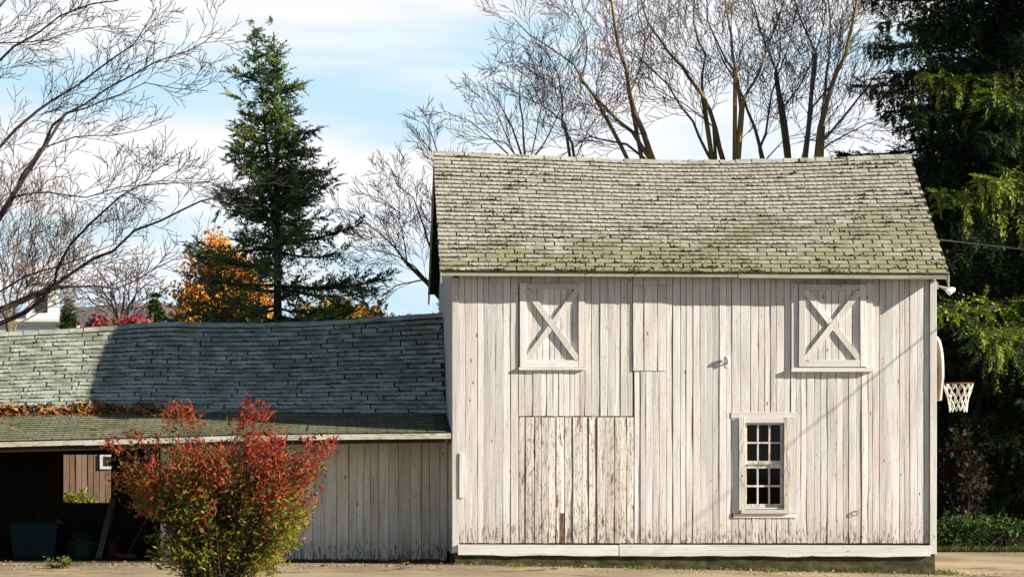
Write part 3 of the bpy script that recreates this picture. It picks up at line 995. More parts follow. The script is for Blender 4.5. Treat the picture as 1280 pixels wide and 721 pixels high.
def hoop():
    XB = 9.06
    z0 = P(0, 479, 1.5).z
    t = thing('basketball_hoop', 'basketball hoop with white net and fan backboard on the barn side', 'basketball hoop', (8.8, 1.5, z0))
    out = []
    for k in range(25):
        a = math.pi * k / 24
        out.append((-0.60 * math.cos(a), 0.08 + 0.62 * math.sin(a) ** 0.8))
    prof = [(-0.42, -0.26), ] + out + [(0.42, -0.26)]
    for nm, off, xx, th, m in (('backboard', 0.0, XB, 0.022, M_PLY), ('board_edge', 0.012, XB - 0.004, 0.03, M_WHITE)):
        b = MB()
        n = len(prof)
        if nm == 'backboard':
            vs = [(xx, 1.5 + y, z0 + z) for y, z in prof] + [(xx + th, 1.5 + y, z0 + z) for y, z in prof]
            b.add(vs, [tuple(range(n)), tuple(reversed(range(n, 2 * n)))] + [(i, n + i, n + (i + 1) % n, (i + 1) % n) for i in range(n)])
            b.build(nm, m, t)
        else:
            vs = []
            for y, z in prof:
                s = 1.022
                vs += [(xx, 1.5 + y * 1.002, z0 + z), (xx + th, 1.5 + y * 1.002, z0 + z), (xx + th, 1.5 + y * s, z0 + z * s), (xx, 1.5 + y * s, z0 + z * s)]
            b.add(vs, [(i * 4 + k, i * 4 + (k + 1) % 4, ((i + 1) % n) * 4 + (k + 1) % 4, ((i + 1) % n) * 4 + k) for i in range(n) for k in range(4)])
            b.build(nm, m, t)
    for dy in (-0.25, 0.25):
        b = MB(); b.tube([Vector((8.80, 1.5 + dy, z0 + 0.25)), Vector((XB, 1.5 + dy, z0 + 0.2))], [0.02, 0.02], 6); b.build('bracket', M_IRON, t)
    cx, R = 9.42, 0.2285
    b = MB(); b.tube([Vector((cx + R * math.cos(a), 1.5 + R * math.sin(a), z0)) for a in [2 * math.pi * k / 32 for k in range(33)]], [0.011] * 33, 8, cap=False); b.build('rim', M_IRON, t, smooth=True)
    b = MB(); b.box(XB + 0.022, cx - R + 0.01, 1.45, 1.55, z0 - 0.03, z0 - 0.008); b.build('rim_plate', M_IRON, t)
    b = MB()
    rad = [R, R * 0.86, R * 0.70, R * 0.60, R * 0.58]
    zz = [0, -0.11, -0.22, -0.33, -0.42]
    K = 12
    rg = random.Random(1)
    def node(l, k):
        a = 2 * math.pi * (k + (0.5 if l % 2 else 0.0)) / K
        return Vector((cx + rad[l] * math.cos(a), 1.5 + rad[l] * math.sin(a), z0 + zz[l] + (0.02 * math.sin(a * 2) if l > 2 else 0)))
    for l in range(4):
        for k in range(K):
            for dk in ((0, -1) if l % 2 == 0 else (0, 1)):
                b.tube([node(l, k), (node(l, k) + node(l + 1, k + dk)) / 2 + Vector((0, 0, -0.004)), node(l + 1, k + dk)], [0.0065] * 3, 4)
    b.build('net', M_CORD, t)


hoop()


def cable():
    A = Vector((8.83, 1.27, P(1165, 297, 1.27).z))
    w = Vector((1.08, -1.0, -0.20))
    pts = []
    for k in range(41):
        s = k / 40 * 22
        q = A + w * s
        q.z += -0.02 * (s * (22 - s)) / 22
        pts.append(q)
    b = MB(); b.tube(pts, [0.0075] * 41, 6)
    o = b.build('overhead_cable', M_WIRE)
    setp(o, 'thin overhead cable running from the barn roof edge off to the right', 'cable')


cable()

# ------------------------------------------------------------------ open shed beside the barn
shed = thing('open_shed', 'low open fronted shed with a sagging grey green shingle roof left of barn', 'shed', (-2.5, 2.7, 0.05))
SX0, SX1 = -7.4, 1.655
SEY, SBY, SRY = -0.02, 1.9, 3.65
S_EAVE = [(0, 551.5), (105, 548.7), (320, 542.5), (564, 540)]
S_BRK = [(-200, 519), (0, 517), (100, 515.5), (300, 516), (560, 517)]
S_RDG = [(-200, 424), (0, 417.5), (50, 415), (100, 412.5), (150, 408.5), (185, 405.5), (212, 404.5), (250, 405.5), (320, 406), (400, 403.5), (480, 398.5), (545, 393.5)]


def low_pt(x, u):
    y = SEY + (SBY - SEY) * u
    ze = P(0, interp(S_EAVE, pxof(x, SEY)), SEY).z
    zb = P(0, interp(S_BRK, pxof(x, SBY)), SBY).z
    return Vector((x, y, ze + (zb - ze) * u))


def up_pt(x, u):
    y = SBY + (SRY - SBY) * u
    zb = P(0, interp(S_BRK, pxof(x, SBY)), SBY).z
    zr = P(0, interp(S_RDG, pxof(x, SRY)), SRY).z
    sag = 0.012 * math.sin(x * 1.3 + 2 * u) * math.sin(math.pi * u) + 0.003 * math.sin(x * 4.3 + 1) * math.sin(math.pi * u)
    return Vector((x, y, zb + (zr - zb) * u - 0.05 * math.sin(math.pi * u) + sag))


def sback_pt(x, u):
    zr = up_pt(x, 1).z
    return Vector((x, SRY + 0.003 + 1.9 * u, zr - 1.75 * u))


deck('roof_deck', SX0, SX1, low_pt, M_DECK, shed, nx=44, thick=0.04)
deck('roof_deck', SX0, SX1, up_pt, M_DECK, shed, nx=44, us=(0, 0.2, 0.4, 0.6, 0.8, 1.0), thick=0.04, lift=0.002)
deck('back_roof', SX0, SX1, sback_pt, M_DECK, shed, nx=20, thick=0.04)
lay_shingles(shed, up_pt, SX0, SX1, 21, 2.26, M_SHEDSHINGLE, random.Random(41), lambda x, u, r: r.random() < 0.75, limit=285, e=0.109, w=0.25, slot=0.0035, miss=0.0, wav=0.007, dark=0.008)
lowsh = thing_low = None
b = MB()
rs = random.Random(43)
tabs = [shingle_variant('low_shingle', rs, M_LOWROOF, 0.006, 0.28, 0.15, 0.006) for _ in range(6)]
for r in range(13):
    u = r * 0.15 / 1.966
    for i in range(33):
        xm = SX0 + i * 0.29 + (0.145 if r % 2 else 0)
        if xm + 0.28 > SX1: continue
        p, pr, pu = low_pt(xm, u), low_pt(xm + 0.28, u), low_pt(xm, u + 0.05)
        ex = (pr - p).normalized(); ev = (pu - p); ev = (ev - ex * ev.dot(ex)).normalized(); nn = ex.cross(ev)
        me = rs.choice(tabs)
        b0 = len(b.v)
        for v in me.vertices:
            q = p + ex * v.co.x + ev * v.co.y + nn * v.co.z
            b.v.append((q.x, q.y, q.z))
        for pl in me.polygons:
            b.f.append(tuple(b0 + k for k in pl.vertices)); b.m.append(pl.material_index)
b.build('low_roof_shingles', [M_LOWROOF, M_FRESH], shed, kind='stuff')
rr = random.Random(32)
capm = cap.mesh('ridge_cap', M_SHEDSHINGLE)
x = SX0
while x < SX1 - 0.1:
    a, c = up_pt(x, 1), up_pt(min(x + 0.25, SX1), 1)
    an = -math.atan2(c.z - a.z, c.x - a.x)
    o = bpy.data.objects.new('ridge_cap', capm)
    link(o, shed, Matrix.Translation((x, SRY, a.z + 0.018 + rr.uniform(0, 0.006))) @ Matrix.Rotation(an, 4, 'Y') @ Matrix.Scale(min(1.0, (SX1 - x) / 0.25), 4, (1, 0, 0)))
    x += 0.24


def slanted_board(name, X0, X1, dzt, dzb, y0, y1, mat, parent, n=12):
    b = MB(); vs = []
    for i in range(n + 1):
        x = X0 + (X1 - X0) * i / n
        z = low_pt(x, 0).z
        vs += [(x, y0, z + dzb), (x, y0, z + dzt), (x, y1, z + dzt), (x, y1, z + dzb)]
    b.add(vs, [(i * 4 + (k + 1) % 4, i * 4 + k, i * 4 + 4 + k, i * 4 + 4 + (k + 1) % 4) for i in range(n) for k in range(4)] + [(0, 1, 2, 3), (n * 4 + 3, n * 4 + 2, n * 4 + 1, n * 4)])
    return b.build(name, mat, parent)


jx = P(105, 0, SEY).x
slanted_board('fascia_board', SX0, jx, -0.012, -0.082, SEY - 0.022, SEY - 0.002, M_SHEDFASCIA, shed)
slanted_board('fascia_board', jx + 0.004, SX1, -0.014, -0.092, SEY - 0.018, SEY - 0.002, M_SHEDFASCIA, shed)
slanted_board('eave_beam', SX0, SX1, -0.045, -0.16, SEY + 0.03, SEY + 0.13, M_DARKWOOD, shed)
WY = 1.5
rp = random.Random(12)
E = [206, 216, 227, 238, 250, 261, 273, 285, 297, 309, 322, 334, 346, 357, 368, 380, 391, 406, 421, 436, 446, 455, 463, 473, 486, 498, 513, 527, 537, 550, 564.5]
for a, c in zip(E[:-1], E[1:]):
    q0, q1 = P(a, 705, WY), P(c, 0, WY)
    zt = low_pt(min(q1.x, 1.6), (WY - SEY) / (SBY - SEY)).z - 0.05
    plank_mesh(q0.x, min(q1.x, 1.655), 0.06, zt, rp, WY, jit=0.004, ends=0.03).build('plank', M_SHEDPAINT, shed)
b = MB(); b.box(P(206.5, 0, WY).x, 1.65, WY + 0.024, WY + 0.05, 0.05, low_pt(0, 0.75).z - 0.06); b.build('front_sheathing', M_BACKING, shed)
q = P(209, 0, WY)
b = MB(); b.box(q.x - 0.10, q.x - 0.005, WY + 0.0, WY + 0.10, 0.05, low_pt(q.x, 0.75).z - 0.06); b.build('post', M_SHEDPAINT, shed)
# a small hatch in the white wall, half hidden by the shrub
h0, h1 = P(384, 630, WY), P(402, 596, WY)
b = MB(); b.box(h0.x - 0.25, h1.x - 0.1, WY - 0.02, WY - 0.008, h0.z + 0.07, h1.z); hatch = b.build('hatch', M_SHEDPAINT, shed)
b = MB(); b.box(h1.x - 0.098, h1.x, WY - 0.03, WY - 0.008, h0.z, h1.z + 0.05); b.build('hatch_frame', M_SHEDPAINT, hatch)
b = MB(); b.box(h0.x - 0.25, h1.x - 0.1, WY - 0.03, WY - 0.008, h0.z - 0.02, h0.z + 0.068); b.build('hatch_frame', M_SHEDPAINT, hatch)
# back wall with an opening, end wall, floor, rafters
BY = 5.2
o0, o1 = P(79, 628, BY), P(139, 568, BY)
b = MB()
bz = sback_pt(-3, (BY - SRY) / 1.9).z - 0.05
b.box(SX0, o0.x, BY, BY + 0.06, 0.05, bz); b.box(o1.x, SX1, BY, BY + 0.06, 0.05, bz)
b.box(o0.x, o1.x, BY, BY + 0.06, 0.05, o0.z); b.box(o0.x, o1.x, BY, BY + 0.06, o1.z, bz)
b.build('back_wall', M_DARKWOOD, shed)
b = MB()
for (ya, yb, za, zb) in ((0.1, SBY, low_pt(SX0, 0.1).z, low_pt(SX0, 1).z), (SBY, SRY, low_pt(SX0, 1).z, up_pt(SX0, 1).z), (SRY, BY, up_pt(SX0, 1).z, bz)):
    b.hexa([(SX0 + 0.02, ya, 0.05), (SX0 + 0.06, ya, 0.05), (SX0 + 0.06, yb, 0.05), (SX0 + 0.02, yb, 0.05),
            (SX0 + 0.02, ya, za - 0.05), (SX0 + 0.06, ya, za - 0.05), (SX0 + 0.06, yb, zb - 0.05), (SX0 + 0.02, yb, zb - 0.05)])
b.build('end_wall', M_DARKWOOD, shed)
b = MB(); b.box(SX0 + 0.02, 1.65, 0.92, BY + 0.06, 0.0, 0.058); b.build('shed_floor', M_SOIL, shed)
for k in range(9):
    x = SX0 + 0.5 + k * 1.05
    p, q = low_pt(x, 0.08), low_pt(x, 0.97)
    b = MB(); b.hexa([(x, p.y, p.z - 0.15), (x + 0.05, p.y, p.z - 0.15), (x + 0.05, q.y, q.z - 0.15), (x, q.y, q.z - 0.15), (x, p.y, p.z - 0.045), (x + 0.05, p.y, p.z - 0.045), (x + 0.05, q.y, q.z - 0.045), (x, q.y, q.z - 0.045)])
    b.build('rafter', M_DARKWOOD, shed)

# things kept in the shed
M_TEAL = simple('teal plastic', (0.006, 0.032, 0.042), (0.006, 0.026, 0.036), (3, 3, 3), 0.5, 0.1)
M_GREENBAG = simple('green tarpaulin', (0.008, 0.035, 0.018), (0.008, 0.025, 0.014), (7, 7, 7), 0.45, 0.4)
M_REDPAINT = simple('red paint', (0.08, 0.008, 0.008), (0.05, 0.008, 0.008), (9, 9, 9), 0.5, 0)
M_PALEWOOD = simple('pale board', (0.26, 0.24, 0.18), (0.2, 0.18, 0.13), (20, 20, 3), 0.9, 0.3)


def storage_bin():
    a, c = P(12, 698, 3.2), P(72, 655, 3.2)
    t = thing('storage_bin', 'large teal bin standing in the dark left end of the shed', 'bin', ((a.x + c.x) / 2, 3.5, 0.06))
    b = MB(); m = 0.05
    zb, zt = 0.06, c.z
    b.hexa([(a.x + m, 3.24, zb), (c.x - m, 3.24, zb), (c.x - m, 3.9, zb), (a.x + m, 3.9, zb), (a.x, 3.2, zt), (c.x, 3.2, zt), (c.x, 3.95, zt), (a.x, 3.95, zt)])
    b.build('body', M_TEAL, t)
    b = MB(); b.hexa([(a.x - 0.02, 3.18, zt), (c.x + 0.02, 3.18, zt), (c.x + 0.02, 3.97, zt), (a.x - 0.02, 3.97, zt), (a.x + 0.04, 3.24, zt + 0.07), (c.x - 0.04, 3.24, zt + 0.07), (c.x - 0.04, 3.9, zt + 0.07), (a.x + 0.04, 3.9, zt + 0.07)])
    b.build('lid', M_TEAL, t)


storage_bin()


def lumpy(c, rx, ry, rz, rng, n=14, m=8, amp=0.14):
    b = MB(); vs = []
    for i in range(m + 1):
        th = math.pi * 0.5 * i / m
        for j in range(n):
            ph = 2 * math.pi * j / n
            k = 1 + rng.uniform(-amp, amp) if i else 1
            vs.append((c.x + rx * k * math.sin(th) * math.cos(ph) * (1.1 if i == m else 1), c.y + ry * k * math.sin(th) * math.sin(ph), c.z + rz * (math.cos(th) * (1 + (rng.uniform(-amp, amp) if i < m else 0)))))
    b.add(vs, [(i * n + j, (i + 1) * n + j, (i + 1) * n + (j + 1) % n, i * n + (j + 1) % n) for i in range(m) for j in range(n)])
    return b


c = P(104, 690, 3.6); c.z = 0.06
t = thing('tarpaulin_heap', 'crumpled green tarpaulin heap on the shed floor beside leaning board', 'tarpaulin', c)
lumpy(c, 0.30, 0.30, 0.5, random.Random(4)).build('sheet', M_GREENBAG, t, smooth=True)
b = MB()
b.tube([Vector((c.x - 0.25, c.y - 0.22, c.z + 0.2)), Vector((c.x, c.y - 0.31, c.z + 0.26)), Vector((c.x + 0.26, c.y - 0.2, c.z + 0.2))], [0.012] * 3, 5); b.build('rope', M_IRON, t)
p, q = P(123, 700, 3.0), P(141.5, 622, 4.6)
p.z = 0.06
b = MB()
b.hexa([(p.x - 0.05, p.y, p.z), (p.x + 0.05, p.y, p.z), (p.x + 0.05, p.y + 0.03, p.z), (p.x - 0.05, p.y + 0.03, p.z),
        (q.x - 0.05, q.y, q.z), (q.x + 0.05, q.y, q.z), (q.x + 0.05, q.y + 0.03, q.z), (q.x - 0.05, q.y + 0.03, q.z)])
setp(b.build('leaning_board', M_PALEWOOD), 'pale narrow board leaning below the opening in the dark shed', 'board')
c = P(142, 694, 3.3); c.z = 0.06
t = thing('red_can', 'small red can on the dark shed floor right of leaning board', 'can', c)
b = MB(); b.tube([c, c + Vector((0, 0, 0.01)), c + Vector((0, 0, 0.2)), c + Vector((0, 0, 0.25)), c + Vector((0, 0, 0.26))], [0.10, 0.12, 0.12, 0.09, 0.03], 14); b.build('body', M_REDPAINT, t)
b = MB(); b.tube([c + Vector((0.03, 0, 0.25)), c + Vector((0.10, 0, 0.33))], [0.02, 0.014], 8); b.build('spout', M_REDPAINT, t)
p, q = P(158, 690, 3.2), P(184, 646, 4.4); p.z = 0.07
t = thing('long_handled_tool', 'thin handled garden tool leaning in the shed beside the shrub', 'garden tool', p)
b = MB(); b.tube([p, q], [0.014, 0.012], 7); b.build('handle', M_PALEWOOD, t)
b = MB(); b.box(p.x - 0.16, p.x + 0.16, p.y - 0.02, p.y + 0.01, p.z - 0.01, p.z + 0.05); b.build('head', M_IRON, t)


# the brown shed seen through the back opening
def brown_shed():
    Y = 11.0
    t = thing('brown_shed', 'small brown board shed glimpsed through the opening in the open shed', 'shed', (-4.2, Y + 1.2, 0.05))
    a, c = P(30, 0, Y).x, P(190, 0, Y).x
    rg = random.Random(6)
    x = a
    while x < c:
        w = rg.uniform(0.105, 0.125)
        plank_mesh(x, x + w, 0.35, 2.45, rg, Y, jit=0.006, gap=(0.004, 0.010)).build('plank', M_BROWNWOOD, t)
        x += w
    b = MB(); b.box(a, x, Y + 0.03, Y + 2.4, 0.05, 2.42); b.build('body', M_BACKING, t)
    b = MB(); b.hexa([(a - 0.1, Y - 0.2, 2.44), (x + 0.1, Y - 0.2, 2.44), (x + 0.1, Y + 2.6, 2.9), (a - 0.1, Y + 2.6, 2.9), (a - 0.1, Y - 0.2, 2.5), (x + 0.1, Y - 0.2, 2.5), (x + 0.1, Y + 2.6, 2.97), (a - 0.1, Y + 2.6, 2.97)])
    b.build('roof', M_DECK, t)
    w0, w1 = P(125, 586, Y), P(143, 567, Y)
    b = MB(); f = 0.05
    b.box(w0.x, w0.x + f, Y - 0.03, Y + 0.0, w0.z, w1.z); b.box(w1.x - f, w1.x, Y - 0.03, Y, w0.z, w1.z)
    b.box(w0.x + f, w1.x - f, Y - 0.03, Y, w0.z, w0.z + f); b.box(w0.x + f, w1.x - f, Y - 0.03, Y, w1.z - f, w1.z)
    w = b.build('window', M_WHITEHOUSE, t)
    b = MB(); b.box(w0.x + f, w1.x - f, Y - 0.012, Y - 0.008, w0.z + f, w1.z - f); b.build('pane', M_DECK, w)


brown_shed()


# the white building with a cornice, far left
def white_house():
    Y = 90.0
    a, c = P(-40, 0, Y), P(78, 0, Y)
    t = thing('white_house', 'white wooden house top with a cornice behind the bare branches', 'house', ((a.x + c.x) / 2, Y + 2, 0.0))
    zt, zc0, zc1, zu = P(0, 407, Y).z, P(0, 406, Y).z, P(0, 399, Y).z, P(0, 338, Y).z
    b = MB(); b.box(a.x, c.x, Y, Y + 6, 0.0, zt); b.build('wall', M_WHITEHOUSE, t)
    b = MB(); e = P(84, 0, Y).x
    b.box(a.x - 0.2, e - 0.1, Y - 0.15, Y + 6.2, zt, (zc0 + zc1) / 2); b.box(a.x - 0.3, e, Y - 0.3, Y + 6.3, (zc0 + zc1) / 2, zc1); b.build('cornice', M_WHITEHOUSE, t)
    ux0, ux1 = P(30, 0, Y).x, P(68, 0, Y).x
    b = MB(); b.box(ux0, ux1, Y + 1.0, Y + 2.4, zc1, zu - 0.5); b.build('cupola', M_WHITEHOUSE, t)
    b = MB(); mx, my = (ux0 + ux1) / 2, Y + 1.7
    b.add([(ux0 - 0.12, Y + 0.88, zu - 0.5), (ux1 + 0.12, Y + 0.88, zu - 0.5), (ux1 + 0.12, Y + 2.52, zu - 0.5), (ux0 - 0.12, Y + 2.52, zu - 0.5), (mx, my, zu + 0.5)],
          [(0, 1, 4), (1, 2, 4), (2, 3, 4), (3, 0, 4), (3, 2, 1, 0)])
    b.build('cupola_roof', M_WHITEHOUSE, t)
    b = MB()
    b.box(mx - 0.28, mx + 0.28, Y + 0.97, Y + 0.995, zc1 + 0.35, zc1 + 1.3)
    w = b.build('window', M_DECK, t)


white_house()

# ------------------------------------------------------------------ trees
def smooth_line(pts, step_len):
    out = []
    n = len(pts)
    for i in range(n - 1):
        p0, p1, p2, p3 = pts[max(i - 1, 0)], pts[i], pts[i + 1], pts[min(i + 2, n - 1)]
        m = max(1, int((p2 - p1).length / step_len))
        for k in range(m):
            t = k / m
            out.append(0.5 * ((2 * p1) + (p2 - p0) * t + (2 * p0 - 5 * p1 + 4 * p2 - p3) * t * t + (3 * p1 - p0 - 3 * p2 + p3) * t ** 3))
    out.append(pts[-1])
    return out


def twig_tree(B, pts, r0, r1, lvl, rng, gap, clen, maxlvl, up=0.25, start=0.2, flat=0.7, ang=(20, 46), rmin=0.0035):
    """A limb along pts, with side branches that branch again."""
    n = len(pts)
    rad = [r0 + (r1 - r0) * (i / (n - 1)) ** 0.8 for i in range(n)]
    B.tube(pts, rad)
    if lvl >= maxlvl: return
    cum = [0.0]
    for i in range(1, n): cum.append(cum[-1] + (pts[i] - pts[i - 1]).length)
    L = cum[-1]
    s = L * start + rng.uniform(0, gap)
    side = rng.choice((-1, 1))
    while s < L * 0.99:
        i = max(k for k in range(n - 1) if cum[k] <= s)
        t = (s - cum[i]) / max(cum[i + 1] - cum[i], 1e-6)
        p = pts[i].lerp(pts[i + 1], t)
        d = (pts[i + 1] - pts[i]).normalized()
        a = math.radians(rng.uniform(*ang)) * side
        side = -side if rng.random() < 0.75 else side
        ax = Vector((0, -1, 0)) + Vector((rng.gauss(0, flat), rng.gauss(0, flat * 0.5), rng.gauss(0, flat)))
        ax = (ax - d * ax.dot(d)).normalized()
        cd = Matrix.Rotation(a, 3, ax) @ d
        f = s / L
        ln = clen * (1.15 - 0.65 * f) * rng.uniform(0.55, 1.25)
        m = max(3, int(ln / (0.16 if lvl else 0.22)))
        q, cp = p.copy(), [p.copy()]
        for k in range(m):
            cd = (cd + Vector((rng.gauss(0, 0.085), rng.gauss(0, 0.085), rng.gauss(0, 0.085) + up * 0.2))).normalized()
            q = q + cd * (ln / m)
            cp.append(q.copy())
        ra = rad[i] * 0.58
        ra = max(min(ra, 0.012 + ln * 0.012), rmin)
        twig_tree(B, cp, ra, max(ra * 0.35, rmin * 0.8), lvl + 1, rng, gap * 0.56, clen * 0.5, maxlvl, up, 0.18, flat, ang, rmin)
        s += gap * rng.uniform(0.6, 1.4)


def bare_tree(label, base, Y, limbs, rng, bark_mat, trunk_r, group=None, gap=0.42, clen=1.3, maxlvl=3, up=0.3, jitY=0.6, name='bare_tree', twigmat=None, rmin=0.0035, trunk_top=None):
    """limbs: (pixel polyline, start radius, end radius). Trunk runs from the ground to where the limbs begin."""
    g = P(base, 0, Y); g.z = gz(g.x)
    t = thing(name, label, 'tree', g, group)
    T, C = MB(), MB()
    st = [P(l[0][0][0], l[0][0][1], Y) for l in limbs]
    for k, (line, r0, r1) in enumerate(limbs):
        r0 *= 0.58
        yy = 0.0
        dy = rng.uniform(-jitY, jitY)
        pts = [P(x, y, Y + dy * i * 0.35) for i, (x, y) in enumerate(line)]
        pts = smooth_line(pts, 0.3)
        pts = [pts[0]] + [p + Vector((rng.gauss(0, 0.02), rng.gauss(0, 0.03), rng.gauss(0, 0.02))) for p in pts[1:]]
        (T if r0 > 0.055 else C).tube(pts, [r0 + (r1 - r0) * (i / (len(pts) - 1)) ** 0.8 for i in range(len(pts))])
        twig_tree(C, pts, r0 * 0.3, r1 * 0.9, 0, rng, gap, clen, maxlvl, up, 0.1, rmin=rmin)
        if trunk_top is None:
            T.tube(smooth_line([g + Vector((rng.gauss(0, 0.06), rng.gauss(0, 0.06), -0.05)), g.lerp(pts[0], 0.55) + Vector((0, 0, 0)), pts[0]], 0.4), None or [trunk_r + (r0 - trunk_r) * (i / 99) for i in range(99)][:len(smooth_line([g, g.lerp(pts[0], 0.55), pts[0]], 0.4))])
    if trunk_top is not None:
        tp = P(trunk_top[0], trunk_top[1], Y)
        line = smooth_line([g + Vector((0, 0, -0.05)), g.lerp(tp, 0.5) + Vector((0.05, 0, 0)), tp], 0.4)
        T.tube(line, [trunk_r * (1.15 - 0.4 * i / (len(line) - 1)) for i in range(len(line))])
        for s_, l in zip(st, limbs):
            if (s_ - tp).length > 0.05:
                T.tube([tp - Vector((0, 0, 0.1)), tp.lerp(s_, 0.5), s_], [l[1] * 1.15, l[1] * 1.1, l[1]])
    T.build('trunk', bark_mat, t, smooth=True)
    C.build('crown', twigmat or bark_mat, t)
    return t


# the big bare tree that reaches in from the left
left_limbs = [
    ([(-75, 300), (-30, 225), (0, 186), (21, 162), (46, 139), (64, 125), (101, 107), (122, 88), (143, 73), (168, 55), (184.5, 29), (195, 10)], 0.085, 0.008),
    ([(-70, 400), (-30, 330), (0, 270), (18, 246), (29, 220), (50, 186), (64, 159), (82, 142), (104, 131), (134, 111), (168, 94.6), (198, 78), (232, 65.6), (270, 39.7)], 0.085, 0.007),
    ([(82, 142), (131, 125), (149.5, 116), (183, 105), (220, 110), (259, 113)], 0.03, 0.006),
    ([(-80, 150), (-40, 110), (0, 72), (18, 58), (46, 40), (76, 21), (113, 6), (143, 0), (170, -12)], 0.07, 0.008),
    ([(-70, 70), (0, 53), (58, 49), (101, 35), (143, 29)], 0.03, 0.006),
    ([(-60, 60), (0, 12), (22, -18), (40, -50)], 0.06, 0.01),
    ([(-90, 415), (-40, 412), (0, 403), (30.5, 392), (52, 374), (67, 358.6), (91.5, 340), (116, 325), (143, 313), (166, 290), (198, 276), (232, 261), (253, 253), (317, 227)], 0.10, 0.008),
    ([(67, 358.6), (72, 337), (88, 307), (113, 279), (134, 258), (149, 243), (174, 230), (215, 230), (256, 229)], 0.055, 0.007),
    ([(67, 358.6), (122, 357), (146, 358.6), (171, 351), (198, 334), (220, 325), (244, 322)], 0.045, 0.006),
    ([(-60, 385), (0, 364), (30, 346), (70, 334), (101, 322), (160, 300)], 0.045, 0.006),
    ([(18, 246), (60, 240), (110, 246), (150, 236), (200, 226), (262, 228)], 0.03, 0.005),
    ([(50, 186), (95, 172), (140, 170), (175, 160), (205, 150)], 0.025, 0.005),
]
bare_tree('large bare tree leaning in from the left edge over the shed roof', -110, 9.0, left_limbs, random.Random(101), M_BARK, 0.30, gap=0.30, clen=1.15, maxlvl=3, up=0.25, rmin=0.0062, trunk_top=(-100, 430))

MOSSY = [
    ('bare tree with a thick forked lichened trunk behind the middle of barn roof', 812, 15.0,
     [([(817, 205), (803, 168), (787, 118), (783, 90), (775, 62), (768, 25), (760, -40)], 0.12, 0.015), ([(814, 200), (774, 150), (742, 118), (715, 82), (688, 59), (660, 41), (640, 20)], 0.095, 0.008),
      ([(808, 200), (783, 181), (737, 174), (712, 188), (690, 205)], 0.05, 0.008), ([(787, 118), (800, 80), (803, 40), (796, 0), (798, -40)], 0.04, 0.01),
      ([(742, 118), (725, 100), (735, 60), (722, 20), (700, -20)], 0.04, 0.008)], M_MOSSBARK, 0.16),
    ('bare tree with two slanting trunks leaning left above the barn ridge', 898, 15.5,
     [([(905, 205), (892, 159), (878, 118), (837, 68), (810, 27), (795, -30)], 0.095, 0.012), ([(892, 205), (864, 154), (837, 109), (815, 86), (780, 60)], 0.065, 0.01),
      ([(878, 118), (880, 70), (868, 30), (872, -30)], 0.045, 0.01), ([(892, 159), (850, 130), (800, 100)], 0.03, 0.006)], M_MOSSBARK, 0.13),
    ('bare tree with an upright mossy trunk and broken fork above barn ridge', 918, 14.5,
     [([(919, 205), (926, 136), (919, 91), (914, 45), (905, 0), (900, -40)], 0.10, 0.014), ([(928, 127), (955, 77), (964, 45), (980, 0), (985, -30)], 0.055, 0.01),
      ([(919, 91), (895, 50), (880, 5), (870, -30)], 0.04, 0.009)], M_MOSSBARK, 0.14),
    ('slim bare tree crossing left of its neighbours behind the barn roof', 962, 16.5,
     [([(955, 205), (941, 159), (930, 122), (905, 80), (890, 40)], 0.075, 0.008), ([(957, 200), (985, 170), (1010, 165), (1030, 170)], 0.03, 0.006), ([(950, 185), (962, 140), (970, 100), (985, 60), (995, 10)], 0.045, 0.008)], M_MOSSBARK, 0.12),
    ('bare tree with one thin straight grey stem behind barn roof', 990, 17.0,
     [([(987, 205), (978, 136), (969, 91), (950, 36), (935, -20)], 0.075, 0.010), ([(978, 136), (1000, 110), (1015, 80), (1022, 30)], 0.035, 0.007), ([(969, 91), (975, 50), (968, 0), (960, -40)], 0.035, 0.008)], M_MOSSBARK, 0.11),
    ('bare tree with a slightly curved trunk just left of the darkest trunk', 1002, 15.0,
     [([(1003, 205), (1014, 136), (1018, 68), (1000, 23), (990, -20)], 0.085, 0.012), ([(1014, 136), (1035, 110), (1050, 70), (1052, 10)], 0.04, 0.008), ([(1018, 68), (1030, 30), (1028, -30)], 0.035, 0.008)], M_MOSSBARK, 0.13),
    ('bare tree with the darkest thick trunk next to the right hand spruce', 1022, 14.0,
     [([(1021, 205), (1032, 136), (1046, 91), (1064, 41), (1075, -30)], 0.12, 0.016), ([(1023, 181), (1055, 145), (1095, 95), (1120, 70)], 0.055, 0.008), ([(1027, 158), (1034, 91), (1037, 27), (1030, -40)], 0.07, 0.012),
      ([(1022, 192), (1060, 165), (1100, 150)], 0.035, 0.007)], M_MOSSBARK, 0.16),
]
for i, (lab, bx, Y, limbs, bm, tr) in enumerate(MOSSY):
    bare_tree(lab, bx, Y, limbs, random.Random(200 + i), bm, tr, group='bare trees behind the barn', gap=0.30, clen=1.45, maxlvl=3, up=0.42, rmin=0.006, trunk_top=(bx, 250), twigmat=M_MAUVEBARK)

